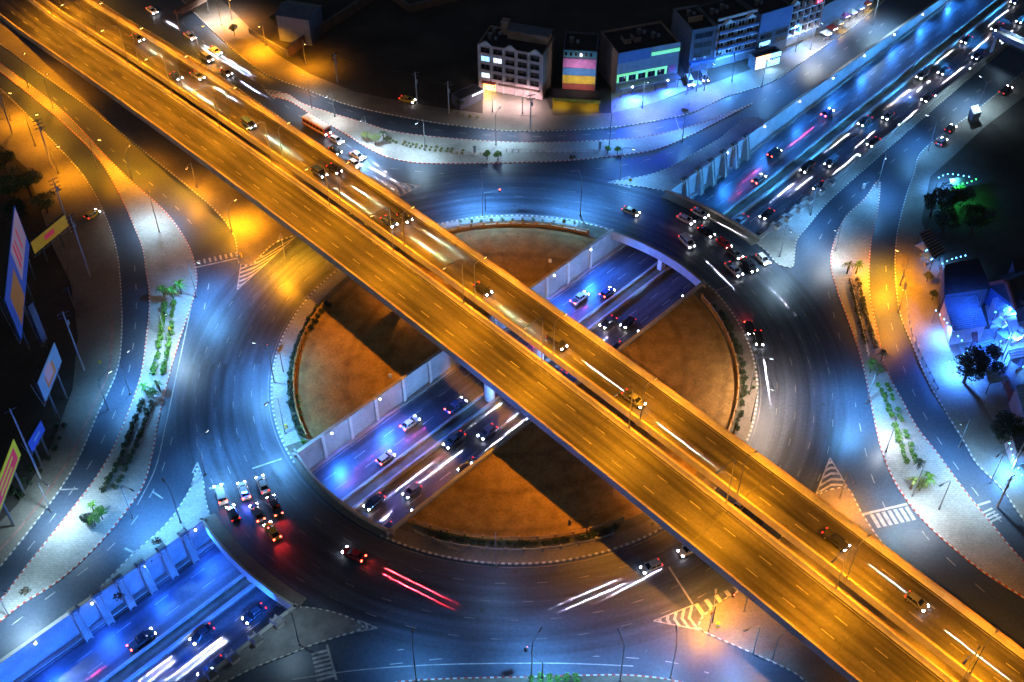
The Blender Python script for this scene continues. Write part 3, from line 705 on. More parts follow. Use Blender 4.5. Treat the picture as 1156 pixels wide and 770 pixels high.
for s_, lab in ((-95, 'sodium lamp standing on the ground in the gap between the viaducts, far upper left'), (-62, 'sodium lamp standing on the ground in the gap between the viaducts, upper left'), (-34, 'sodium lamp in the gap between the viaducts, just above the underpass'), (44, 'sodium lamp in the gap between the viaducts, at the bottom of the ring'), (72, 'sodium lamp standing in the gap between the viaducts at the lower right'), (98, 'sodium lamp standing in the gap between the viaducts, nearest the bottom right corner')):
    lamp(None, OV * (s_ + 5) + ON * 1.1, 5.5, 'o', 20 * KW, lab, arm=1.6, basev=OV * s_ + ON * 1.1 + Vector((0, 0, .1)), group='lamps between the viaducts', size=165)
# blue lamps on the walls of the underpass
wl = 0
def wall_lamp(u, n, z, col, power, label, s=1, size=165, tgt=None):
    root = thing('wall_lamp', label, 'wall lamp', UN(u, n, z), UA, 'underpass wall lamps')
    q = MB(); q.box(-.3, .3, -.12, .12, -.12, .16); q.build('bracket', M['steel'], root)
    q = MB(); q.sphere((0, -.32 * s, 0), .24, 8); q.build('globe', M['lampb'], root, True)
    spot(root, (0, -.8 * s, 0), col, power, size, target=tgt or (0, -15 * s, -5.5), blend=.8, radius=.4)
for i, u in enumerate(list(range(-150, -72, 11))): wall_lamp(u, NW + .3, .5, 'b', 9 * KW, f'blue-white lamp on the bottom left underpass wall, {ORD[6 - i] if i<7 else ORD[7]} from the ring bridge')
for i, u in enumerate((-40, -27, 27, 40)): wall_lamp(u, NW + .3, .5, (.02, .16, 1.0), 17 * KW, ('blue-white lamp on the white panelled wall inside the roundabout, ' + ('lower left end', 'second from the lower left end', 'second from the upper right end', 'upper right end')[i]))
for i, u in enumerate(range(78, 250, 17)): wall_lamp(u, NW + .3, .5, (.03, .24, 1.0), 6 * KW, f'blue-white lamp on the top right underpass wall, {ORD[i]} from the ring bridge')
for i, u in enumerate(range(-140, -72, 13)): wall_lamp(u, SE - .3, .3, (.015, .16, 1), 20 * KW, f'blue-white lamp inside the south-east underpass wall at the bottom left, {ORD[5 - i]} from the ring bridge', -1, 100, (0, 26, -3.5))
for i, u in enumerate((-42, -26, -10, 10, 26, 42)): wall_lamp(u, SE - .3, .3, (.16, .42, 1.0), 14 * KW, 'blue-white lamp inside the hidden south-east wall of the roundabout, ' + ('lower left end', 'second from the lower left', 'third from the lower left', 'third from the upper right', 'second from the upper right', 'upper right end')[i], -1, 62, (0, 26, -1.2))
for i, u in enumerate(range(78, 260, 20)): wall_lamp(u, SE - .3, .3, (.05, .36, 1.0), 26 * KW, f'blue-white lamp inside the south-east underpass wall at the top right, {ORD[i]} from the ring bridge', -1, 75, (0, 26, -2.6))

# ------------------------------------------------------------------ vehicles
PAINT = {}
def paint(name, c, rough=.25):
    if name not in PAINT:
        m, t_, b = nodes(name + '_car_paint'); tc = t_.nodes.new('ShaderNodeTexCoord')
        cc, n = noise_col(t_, [x * .85 for x in c], c, 2.5, tc.outputs['Object']); t_.links.new(cc, b.inputs['Base Color'])
        b.inputs['Roughness'].default_value = rough; b.inputs['Coat Weight'].default_value = .5; b.inputs['Coat Roughness'].default_value = .1
        PAINT[name] = m
    return PAINT[name]
COLS = {'white': (.72, .72, .73), 'silver': (.42, .43, .45), 'black': (.015, .015, .018), 'grey': (.12, .125, .135), 'red': (.38, .02, .02), 'blue': (.03, .06, .2), 'bronze': (.2, .15, .09), 'yellow': (.65, .42, .03), 'dark': (.03, .03, .04)}
def sec(x, w_, z0, z1, c=.12):
    return [(x, -w_ + c, z0), (x, w_ - c, z0), (x, w_, z0 + c), (x, w_, z1 - c * 1.3), (x, w_ - c * 1.2, z1), (x, -w_ + c * 1.2, z1), (x, -w_, z1 - c * 1.3), (x, -w_, z0 + c)]
KIND = {
 'saloon': dict(body=[(-2.28, .70, .42, .78), (-2.2, .82, .28, .95), (-1.5, .88, .24, 1.0), (.75, .88, .24, .96), (1.75, .86, .26, .84), (2.15, .78, .3, .72), (2.26, .66, .38, .62)], cab=(-1.85, 1.15, -1.15, .35, .97, 1.44, .78, .60), wx=(-1.38, 1.4), wr=.32),
 'hatchback': dict(body=[(-1.95, .72, .40, .95), (-1.85, .82, .28, 1.02), (-1.2, .86, .24, 1.02), (.7, .86, .24, .99), (1.6, .84, .26, .88), (1.9, .76, .3, .76), (2.0, .64, .38, .64)], cab=(-1.86, 1.05, -1.45, .3, .99, 1.5, .78, .62), wx=(-1.2, 1.25), wr=.32),
 'pickup': dict(body=[(-2.6, .82, .5, .98), (-2.5, .88, .42, 1.08), (-.75, .9, .38, 1.08), (1.2, .9, .38, 1.08), (2.2, .88, .4, 1.0), (2.5, .8, .46, .88), (2.6, .7, .5, .75)], cab=(-.85, 1.35, -.6, .75, 1.07, 1.72, .82, .66), wx=(-1.6, 1.6), wr=.38),
 'van': dict(body=[(-2.4, .78, .45, 1.2), (-2.3, .86, .35, 1.3), (-1.0, .9, .32, 1.3), (1.0, .9, .32, 1.25), (1.9, .88, .34, 1.08), (2.3, .8, .38, .9), (2.42, .7, .45, .75)], cab=(-2.28, 1.8, -2.1, 1.0, 1.26, 1.98, .84, .74), wx=(-1.5, 1.5), wr=.36),
}
CARS = {}
def make_car(kind, colour, tail):
    K = KIND[kind]; root = thing('pickup_truck' if kind == 'pickup' else 'minivan' if kind == 'van' else 'car', "x", "pickup" if kind == 'pickup' else 'van' if kind == 'van' else 'car')
    pm = paint(colour, COLS[colour])
    q = MB(); q.loft([sec(*s_) for s_ in K['body']]); body = q.build('body', pm, root, bevel=.03)
    if kind == 'pickup':
        q = MB(); q.box(-2.4, -.95, -.72, .72, 1.0, 1.09); q.build('load_bed', M['black'], root)
    x0, x1, r0, r1, z0, z1, w0, w1 = K['cab']
    q = MB(); q.hexa([(x0, -w0, z0 - .03), (x1, -w0, z0 - .03), (x1, w0, z0 - .03), (x0, w0, z0 - .03)], [(r0, -w1, z1), (r1, -w1, z1), (r1, w1, z1), (r0, w1, z1)]); q.build('windows', M['glass'], root, bevel=.03)
    q = MB(); q.hexa([(r0 - .05, -w1 - .03, z1 - .03), (r1 + .05, -w1 - .03, z1 - .03), (r1 + .05, w1 + .03, z1 - .03), (r0 - .05, w1 + .03, z1 - .03)], [(r0 + .08, -w1 + .06, z1 + .05), (r1 - .06, -w1 + .06, z1 + .05), (r1 - .06, w1 - .06, z1 + .05), (r0 + .08, w1 - .06, z1 + .05)])
    for sx in (-1, 1):
        for a, b in (((x0, z0), (r0, z1)), ((x1, z0), (r1, z1)), ((.1 * x0 + .5 * (x0 + x1) * .9, z0), ((r0 + r1) / 2, z1))):
            q.tube((a[0], sx * w0, a[1] - .02), (b[0], sx * w1, b[1]), .045, .045, 5)
    q.build('roof', pm, root)
    fb = K['body'][-2]; rb = K['body'][1]
    for s in (-1, 1):
        for wx in K['wx']:
            q = MB(); r_ = K['wr']; q.tube((wx, s * .66, r_), (wx, s * .88, r_), r_, r_, 14); wh = q.build('wheel', M['tyre'], root)
            q = MB(); q.tube((wx, s * .86, r_), (wx, s * .9, r_), r_ * .62, r_ * .58, 10); q.build('rim', M['steel'], wh)
        q = MB(); q.box(fb[0] - .3, fb[0] + .06, s * .66 - .17, s * .66 + .17, fb[3] - .17, fb[3] + .03); q.build('headlight', M['head'], root)
        q = MB(); q.box(rb[0] - .07, rb[0] + .16, s * .66 - .17, s * .66 + .17, rb[3] - .27, rb[3] + .02); q.build('tail_light', M['brake' if tail == 'brake' else 'tail'], root)
        q = MB(); q.box(x1 - .35, x1 - .15, s * (w0 + .05), s * (w0 + .27), z0, z0 + .16); q.build('wing_mirror', pm, root)
    return root
def car(kind, colour, loc, rz, label, group, tail='tail', beam=None, pitch=0):
    key = (kind, colour, tail)
    if key not in CARS: CARS[key] = make_car(*key); c = CARS[key]; c.location = loc; c.rotation_euler = (0, 0, rz)
    else: c = dup(CARS[key], loc, rz)
    c['label'] = label; c['group'] = group
    c.rotation_euler = (0, -pitch, rz)
    return c
BEAMS = []
def headtrails(c, x=2.25, power=2600, col=(.88, .82, 1.0), L=16, size=8.6, h=.68, y=.62, sides=(-1, 1)):  # white beams ahead of a car, shaped thin like light trails
    for s in sides: BEAMS.append((c, (x + .1, s * y, h), (x + 10, s * (y + .04), h - 1.1), col, power, size))
def tailtrail(c, x, power, col=(1, .02, .03), sides=(-1, 1)):  # red beams added behind a car to draw trails along its lane
    for s in sides: BEAMS.append((c, (x - .1, s * .62, .8), (x - 9, s * .64, -.3), col, power, 9.5))
def tailbeams(c, x=-2.35, power=700, col=(1, .03, .03), L=-5, size=30):
    for s in (-1, 1): BEAMS.append((c, (x - .1, s * .62, .8), (x - 2.6, s * .7, 0), col, power / 5, 75))
rnd = random.Random(3)
# underpass, south-east carriageway: three lanes coming towards the bottom left, headlights on
pal = ['black', 'grey', 'blue', 'dark', 'dark', 'grey', 'black']; kds = ['saloon', 'pickup', 'hatchback', 'saloon', 'van', 'pickup']
CN = {'white': 'white', 'silver': 'silver', 'black': 'black', 'grey': 'grey', 'bronze': 'bronze', 'blue': 'navy', 'red': 'red', 'dark': 'charcoal'}
KN = {'saloon': 'saloon car', 'pickup': 'pickup truck', 'hatchback': 'hatchback', 'van': 'minivan'}
secs_ = (('bottom left', -134, -74), ('inside roundabout', -47, 47), ('top right', 76, 236))
for li, (n, lane) in enumerate(((2.75, 'inner lane'), (6.1, 'middle lane'), (9.6, 'outer lane'))):
    for nm, a, b in secs_:
        u = a + (4 + 7 * li) % 17; j = 0
        while u < b:
            col = rnd.choice(pal); kd = rnd.choice(kds)
            sl_ = (floor_z(u + 1) - floor_z(u - 1)) / 2
            c = car(kd, col, UN(u, n, floor_z(u) + .012), UA + math.pi, f'{CN[col]} {KN[kd]}, headlights on, {lane} of the underpass {nm}, {ORD[j].replace("nearest", "first")} from lower left', 'cars in the underpass with headlights on', pitch=-math.atan(sl_))
            headtrails(c, KIND[kd]['body'][-1][0], 3000 if nm == 'top right' else 5600, sides=(-1, 1) if nm == 'bottom left' else (1,) if (j + li) % 2 else (-1,))
            u += rnd.uniform(21, 25) if nm != 'top right' else rnd.uniform(26, 33); j += 1
# underpass, north-west carriageway: going up to the right, tail lights seen
for n, lane, uls in ((-4.0, 'inner lane', (-118, -92, -34, -14, 18, 36, 98)), (-7.4, 'middle lane', (-24, 30, 110, 136))):
    for j, u in enumerate(uls):
        col = rnd.choice(['black', 'grey', 'blue', 'silver']); kd = rnd.choice(kds)
        sl_ = (floor_z(u + 1) - floor_z(u - 1)) / 2
        c = car(kd, col, UN(u, n, floor_z(u) + .012), UA, f'{CN[col]} {KN[kd]} with red tail lights, north-west underpass {lane}, {ORD[j].replace("nearest", "first")} from lower left', 'cars in the underpass with tail lights on', 'brake', pitch=math.atan(sl_))
        tailtrail(c, KIND[kd]['body'][0][0], 1100, (1, .02, .14), (-1 if n < -5 else 1,))
# north-east viaduct: heading to the bottom right
for j, (x, y, off, lane) in enumerate(((150, 48, 1.9, 'outer'), (212, 93, 1.9, 'outer'), (196, 90, -1.4, 'inner'), (272, 147, -1.4, 'inner'), (350, 203, -1.4, 'inner'), (428, 259, -1.4, 'inner'),
                                 (372, 196, 1.5, 'outer'), (450, 252, 1.5, 'outer'), (535, 335, -1.4, 'inner'), (620, 395, -1.4, 'inner'), (706, 460, -1.4, 'inner'), (945, 610, .2, 'middle'), (1035, 680, .2, 'middle'))):
    s, n = deck_s(x, y); c0 = (VC + VDn) / 2
    n = c0 - off * 1.25
    col = rnd.choice(pal); kd = rnd.choice(kds)
    c = car(kd, col, VD(s, n, .014), math.atan2(OV.y, OV.x), f'{CN[col]} {KN[kd]} with headlights on in the {lane} lane of the north-east viaduct, number {j + 1}', 'cars on the north-east viaduct', pitch=math.atan(-4.2e-4 * s))
    c['label'] = f'{CN[col]} {KN[kd]} with headlights on in the {lane} lane of the north-east viaduct, ' + ('near the top left end' if j < 3 else '') 
    headtrails(c, KIND[kd]['body'][-1][0], 2900, (.95, .88, 1.0), sides=((1,) if j % 2 else (-1,)))
    VIA = globals().setdefault('VIA', []); VIA.append((c, lane, s, col, kd))
for lane in ('outer', 'inner', 'middle'):
    cs = sorted([v for v in VIA if v[1] == lane], key=lambda v: v[2])
    for j, (c, l_, s, col, kd) in enumerate(cs): c['label'] = f'{CN[col]} {KN[kd]} with headlights on, north-east viaduct {lane} lane, {ORD[j].replace("nearest", "first")} from top left'
def gcar(kind, colour, p, q, label, tail='tail', head=0, brake=0, z=.02, group='cars on the roundabout'):
    a, b = P(*p), P(*q); rz = math.atan2(b.y - a.y, b.x - a.x)
    c = car(kind, colour, Vector((a.x, a.y, z)), rz, label, group, tail)
    if head: headtrails(c, KIND[kind]['body'][-1][0], head, sides=(-1, 1) if head >= 4000 else (1,))
    if brake: tailbeams(c, KIND[kind]['body'][0][0], brake)
    return c
G1 = 'cars waiting at the lower left of the roundabout'
gcar('van', 'white', (250, 561), (246, 549), 'white minivan at the left stop line of the ring, next to the outer kerb', 'brake', 0, 500, group=G1)
gcar('hatchback', 'dark', (264, 582), (258, 568), 'dark hatchback behind the white minivan beside the ring bridge parapet', 'tail', 0, 200, group=G1)
gcar('saloon', 'white', (276, 556), (271, 541), 'white saloon with a blue beacon glow at its rear, middle of the front row', 'brake', 0, 300, group=G1)
gcar('saloon', 'silver', (297, 549), (291, 534), 'silver white saloon at the right end of the front row by the stop line', 'tail', 0, 200, group=G1)
gcar('pickup', 'dark', (311, 574), (305, 561), 'dark pickup truck with bright brake lights, right of the waiting cars', 'brake', 0, 1600, group=G1)
gcar('saloon', 'grey', (291, 581), (285, 569), 'grey saloon with red brake lights between the dark hatchback and pickup', 'brake', 0, 1800, group=G1)
gcar('saloon', 'yellow', (308, 602), (300, 590), 'yellow taxi with bright brake lights, rearmost of the waiting cars', 'brake', 0, 2200, group=G1)
c = thing('beacon_light', 'blue flashing beacon bar on the white saloon in the front row', 'beacon', P(276, 556, 1.55), R(100))
MB().box(-.15, .15, -.5, .5, -.06, .14).build('lens', M['bluebeacon'], c); spot(c, (-1.6, 0, .3), 'b', 700, 150, target=(-4, 0, -1.5))
G2 = 'cars on the upper right of the roundabout'
gcar('saloon', 'white', (774, 250), (788, 257), 'white saloon at the rear of the row of cars on the top right ring bridge', 'tail', 0, group=G2)
gcar('saloon', 'black', (797, 264), (809, 272), 'black saloon second in the row on the top right of the ring', 'tail', 0, group=G2)
gcar('hatchback', 'red', (817, 277), (829, 286), 'red hatchback third in the row on the top right of the ring', 'tail', 0, group=G2)
gcar('saloon', 'grey', (829, 288), (839, 296), 'grey saloon close behind the red hatchback on the ring', 'tail', 0, group=G2)
gcar('pickup', 'dark', (845, 302), (856, 314), 'dark pickup truck at the front of the row with white headlights', 'tail', 900, group=G2)
gcar('hatchback', 'white', (861, 295), (871, 305), 'white hatchback in the outer lane at the end of the ring bridge', 'tail', 0, group=G2)
gcar('saloon', 'silver', (790, 243), (803, 250), 'silver saloon with headlights on in the outer lane over the underpass', 'tail', 1300, group=G2)
gcar('van', 'white', (775, 276), (788, 289), 'white minivan in the inner lane over the underpass with red tail lights', 'brake', 2600, 900, group=G2)
gcar('pickup', 'silver', (828, 307), (840, 318), 'silver pickup truck in the inner lane beyond the underpass', 'tail', 0, group=G2)
gcar('saloon', 'bronze', (712, 241), (730, 248), 'bronze saloon approaching the underpass on the top of the ring', 'tail', 800, group=G2)
gcar('hatchback', 'black', (846, 373), (851, 388), 'black hatchback with glowing red tail lights beside the right inner kerb', 'brake', 0, 2200, group=G2)
gcar('saloon', 'black', (856, 384), (858, 398), 'small black car throwing a bright white headlight pool on the right of the ring', 'tail', 2600, group=G2)
tailtrail(gcar('saloon', 'red', (400, 628), (378, 617), 'red saloon with a long red beam added behind it at the bottom of the ring', 'brake', 0, 900), -2.3, 9000)
gcar('saloon', 'white', (778, 622), (755, 634), 'white saloon coming out from under the viaduct at the bottom right of the ring', 'tail', 5200)
gcar('hatchback', 'silver', (735, 642), (712, 652), 'silver hatchback with headlights on, ahead of the white saloon at the ring bottom', 'tail', 4200)
gcar('saloon', 'silver', (833, 574), (820, 586), 'silver saloon glimpsed in the gap between the two viaducts at the lower right', 'tail', 2600)
G3 = 'vehicles on the upper left road'
gcar('saloon', 'silver', (380, 160), (391, 167), 'silver saloon right behind the bus with bright headlights', 'tail', 1600, group=G3)
gcar('hatchback', 'black', (379, 172), (389, 179), 'black hatchback between the bus and the viaduct parapet', 'tail', 1200, group=G3)
pc = gcar('saloon', 'white', (404, 178), (416, 185), 'white police car with blue beacons and bright headlights near the top island', 'tail', 5000, group=G3)
bl = MB().box(-.2, .2, -.5, .5, 1.49, 1.62).build('beacon_bar', M['bluebeacon'], pc); spot(pc, (1.6, 0, 2.0), (.1, .35, 1.0), 2600, 150, target=(6, 0, 0))
gcar('hatchback', 'white', (401, 187), (411, 194), 'white hatchback beside the police car, half hidden by the parapet', 'tail', 1600, group=G3)
gcar('saloon', 'white', (172, 14), (186, 24), 'white saloon with headlights on at the top left edge beyond the viaduct', 'tail', 3500, group=G3)
gcar('saloon', 'silver', (215, 43), (229, 52), 'silver saloon with headlights on on the upper left road, ahead of a white one', 'tail', 4000, group=G3)
gcar('pickup', 'white', (243, 60), (257, 69), 'white pickup truck with headlights on beside the orange top left pavement', 'tail', 4000, group=G3)
gcar('van', 'grey', (234, 68), (248, 78), 'grey minivan with headlights on close to the viaduct at the top left', 'tail', 2600, group=G3)
gcar('hatchback', 'bronze', (256, 84), (270, 93), 'bronze hatchback with headlights on close to the viaduct near the top left', 'tail', 2600, group=G3)
G4 = 'parked vehicles'
gcar('saloon', 'yellow', (460, 115), (468, 117), 'yellow car parked on the dark yard edge by the utility pole', z=.15, group=G4)
gcar('van', 'silver', (778, 95), (782, 103), 'silver van parked before the dark grey block, nearer the blue forecourt', z=.16, group=G4)
gcar('van', 'grey', (794, 90), (798, 98), 'grey van parked before the balconied building', z=.16, group=G4)
gcar('pickup', 'dark', (1134, 105), (1146, 96), 'dark pickup truck parked on the top right pavement', z=.16, group=G4)
gcar('hatchback', 'dark', (1072, 148), (1078, 143), 'dark hatchback parked on the top right pavement, farther of two', z=.16, group=G4)
gcar('hatchback', 'grey', (1062, 163), (1068, 157), 'grey hatchback parked on the top right pavement by the dark tree', z=.16, group=G4)
gcar('hatchback', 'yellow', (105, 245), (112, 240), 'yellow hatchback standing on the orange left pavement', z=.16, group=G4)
tufts = MB(); rn = random.Random(5)
for _ in range(900):
    a = rn.uniform(0, 6.283); r_ = 46 * math.sqrt(rn.random()); p = pol(r_, a)
    if NW - 1 < p.dot(N) < SE + 1: continue
    p += Vector((0, 0, .18))
    for _k in range(4):
        d = Vector((rn.gauss(0, 1), rn.gauss(0, 1), 0)).normalized() * rn.uniform(.1, .28); q_ = Vector((-d.y, d.x, 0)) * .4; h_ = Vector((0, 0, rn.uniform(.1, .4)))
        tufts.add([p - q_, p + q_, p + d + h_], [(0, 1, 2)])
struct(tufts.build('weeds', M['leafo']), 'stuff')
for c, a, b, col, pw, sz in BEAMS: spot(c, a, col, pw * (TRAIL_K / LAMP_K if sz < 13.5 else 1), sz, target=b, blend=.4 if sz < 13.5 else .9, radius=.06, const=sz < 13.5)  .scale = (.1 if sz < 13.5 else 1, 1, 1)  # thin beams squashed, with even falloff, to draw trail streaks
# bus
bp_ = P(358, 147); bq = P(372, 155); bus = thing('bus', 'white roofed bus with orange and red sides on the upper left road beside the viaduct', 'bus', (bp_.x, bp_.y, .02), math.atan2(bq.y - bp_.y, bq.x - bp_.x), G3)
q = MB(); q.loft([sec(x, w_, .45, z1, .16) for x, w_, z1 in ((-4.6, 1.05, 2.5), (-4.5, 1.18, 2.75), (4.2, 1.18, 2.75), (4.5, 1.12, 2.6), (4.6, 1.0, 2.3))]); q.build('body', paint('busorange', (.5, .09, .02)), bus)
q = MB(); q.loft([sec(x, w_, 2.62, z1, .1) for x, w_, z1 in ((-4.55, 1.0, 2.9), (-4.3, 1.15, 3.02), (4.1, 1.15, 3.02), (4.45, 1.0, 2.9))]); q.build('roof', M['white'], bus)
q = MB(); q.box(-3.2, -1.4, -.5, .5, 3.0, 3.16); q.build('roof_vent', M['white'], bus)
for s in (-1, 1):
    for i in range(6): MB().box(-4.1 + i * 1.35, -3.0 + i * 1.35, s * 1.17 - .03, s * 1.17 + .03, 1.5, 2.35).build('window', M['glass'], bus)
    for wx in (-2.7, 2.9): wh = MB().tube((wx, s * .9, .48), (wx, s * 1.16, .48), .48, .48, 14).build('wheel', M['tyre'], bus)
    MB().box(4.5, 4.66, s * .75 - .22, s * .75 + .22, .8, 1.1).build('headlight', M['head'], bus)
    MB().box(-4.68, -4.5, s * .8 - .15, s * .8 + .15, 1.0, 1.4).build('tail_light', M['tail'], bus)
MB().box(4.5, 4.64, -.95, .95, 1.4, 2.4).build('windscreen', M['glass'], bus)
MB().box(-4.3, 4.3, -1.21, 1.21, 1.12, 1.36).build('stripe', M['white'], bus)

# ------------------------------------------------------------------ fences of the ring centre
def ring_fence(r_, a0, a1, label, h=1.15, m='rail', wall=True):
    pts = arc(r_, a0, a1, max(8, int(abs(a1 - a0) / 2)), .15)
    root = thing('fence', label, 'fence', pts[len(pts) // 2], 0, 'fences round the sandy yards'); off = root.location
    rel = [p - off for p in pts]
    if wall:
        q = MB(); q.loft([[pol(r_ + d, R(a0 + (a1 - a0) * i / 60), z) - off for d, z in ((-.18, .1), (.18, .1), (.18, .75), (-.18, .75))] for i in range(61)]); q.build('base_wall', M['conc'] if m != 'rail' else M['rail'], root)
    q = MB(); q.path([p + Vector((0, 0, h)) for p in rel], .12, 6); q.build('rail', M[m], root)
    q = MB(); q.path([p + Vector((0, 0, h * .72)) for p in rel], .07, 6); q.build('rail', M[m], root)
    n = max(3, int(abs(R(a1 - a0)) * r_ / 3.2))
    for i in range(n + 1):
        p = pol(r_, R(a0 + (a1 - a0) * i / n), .1) - off
        q = MB(); q.box(p.x - .2, p.x + .2, p.y - .2, p.y + .2, p.z, p.z + h + .35); q.build('post', M[m], root)
ring_fence(46.8, 156, 207, 'curved ochre fence along the left sandy yard of the roundabout')
ring_fence(47.6, 68, 122, 'curved ochre fence along the top sandy yard of the roundabout')
ring_fence(47.4, -38, 26, 'curved ochre fence along the right sandy yard of the roundabout')
ring_fence(46.4, 246, 296, 'curved ochre fence along the bottom sandy yard of the roundabout')
ring_fence(48.8, 252, 292, 'pale pipe railing outside the ochre fence at the bottom of the roundabout', .8, 'steel', False)
def line_fence(pts, label, h=1.0, m='white', sp=2.0, name='fence', cat='fence', wallh=0):
    w0 = px(*pts, z=.12); root = thing(name, label, cat, w0[0]); off = root.location
    s_ = smooth(w0, sp) if len(w0) > 2 else [w0[0].lerp(w0[1], i / max(1, int((w0[1] - w0[0]).length / sp))) for i in range(max(1, int((w0[1] - w0[0]).length / sp)) + 1)]
    rel = [p - off for p in s_]
    q = MB(); q.path([p + Vector((0, 0, h)) for p in rel], .06, 5); q.build('rail', M[m], root)
    q = MB(); q.path([p + Vector((0, 0, h * .5)) for p in rel], .05, 5); q.build('rail', M[m], root)
    for p in rel[:95]: MB().box(p.x - .09, p.x + .09, p.y - .09, p.y + .09, -.05, h + .12).build('post', M[m], root)
    return root
line_fence(((572, 172), (620, 173), (676, 172)), 'white picket railing along the middle of the top island', 1.0, 'white', 1.4)
line_fence(((512, 174), (548, 176)), 'short white railing beside the hedge on the top island', 1.0, 'white', 1.4)
line_fence(((959, 316), (968, 352), (980, 402)), 'white railing beside the shrub row on the right island', .9, 'white', 1.4)
line_fence(((468, 602), (520, 625)), 'grey guard rail at the corner of the bottom sandy yard', 1.0, 'steel', 2)
line_fence(((1018, 300), (1030, 380), (1058, 440)), 'low kerbside railing on the right pavement below the sodium lamp', .8, 'steel', 2.2)
line_fence(((690, 560), (702, 545), (718, 552)), 'pipe railing at the edge of the bottom yard beside the viaduct', 1.2, 'rail', 2)
def wall(pts, h, label, m='conc', t_=.3, name='boundary_wall'):
    w0 = px(*pts, z=0); root = thing(name, label, 'wall', w0[0]); off = root.location
    q = MB()
    for a, b in zip(w0, w0[1:]):
        d = (b - a).normalized(); n = Vector((-d.y, d.x, 0)) * t_ / 2
        q.hexa([a - n - off, b - n - off, b + n - off, a + n - off], [p + Vector((0, 0, h)) for p in (a - n - off, b - n - off, b + n - off, a + n - off)])
    q.build('wall_body', M[m], root)
    q = MB()
    for a, b in zip(w0, w0[1:]):
        d = (b - a).normalized(); n = Vector((-d.y, d.x, 0)) * (t_ / 2 + .1); d = d * .05
        q.hexa([v - off + Vector((0, 0, h + .003)) for v in (a - n, b - n, b + n, a + n)], [v - off + Vector((0, 0, h + .18)) for v in (a - n, b - n, b + n, a + n)])
    q.build('coping', M['concd'], root)
M['brown'] = mat('brown_wall', (.17, .10, .075), .85, .25, .4)
M['brick'] = mat('red_brown_wall', (.26, .08, .06), .8, .25, .5)
wall(((326, 64), (372, 33), (420, 2), (450, -18)), 3.2, 'long brown boundary wall rising from the top left pavement to the top edge', 'brown')
wall(((436, -4), (463, 14), (512, 2), (600, -22)), 2.4, 'angled brown boundary wall at the top edge over the dark yard', 'brown')
wall(((282, 38), (305, 52), (326, 64)), 1.6, 'low wall under the sodium lamp at the top left pavement', 'pave2')
wall(((1131, 432), (1150, 474)), 2.6, 'red brown wall beside the pale blue awnings at the right', 'brick')
wall(((1060, 300), (1066, 330), (1058, 352)), 2.2, 'orange lit wall end beside the right pavement and dark hall', 'brown')

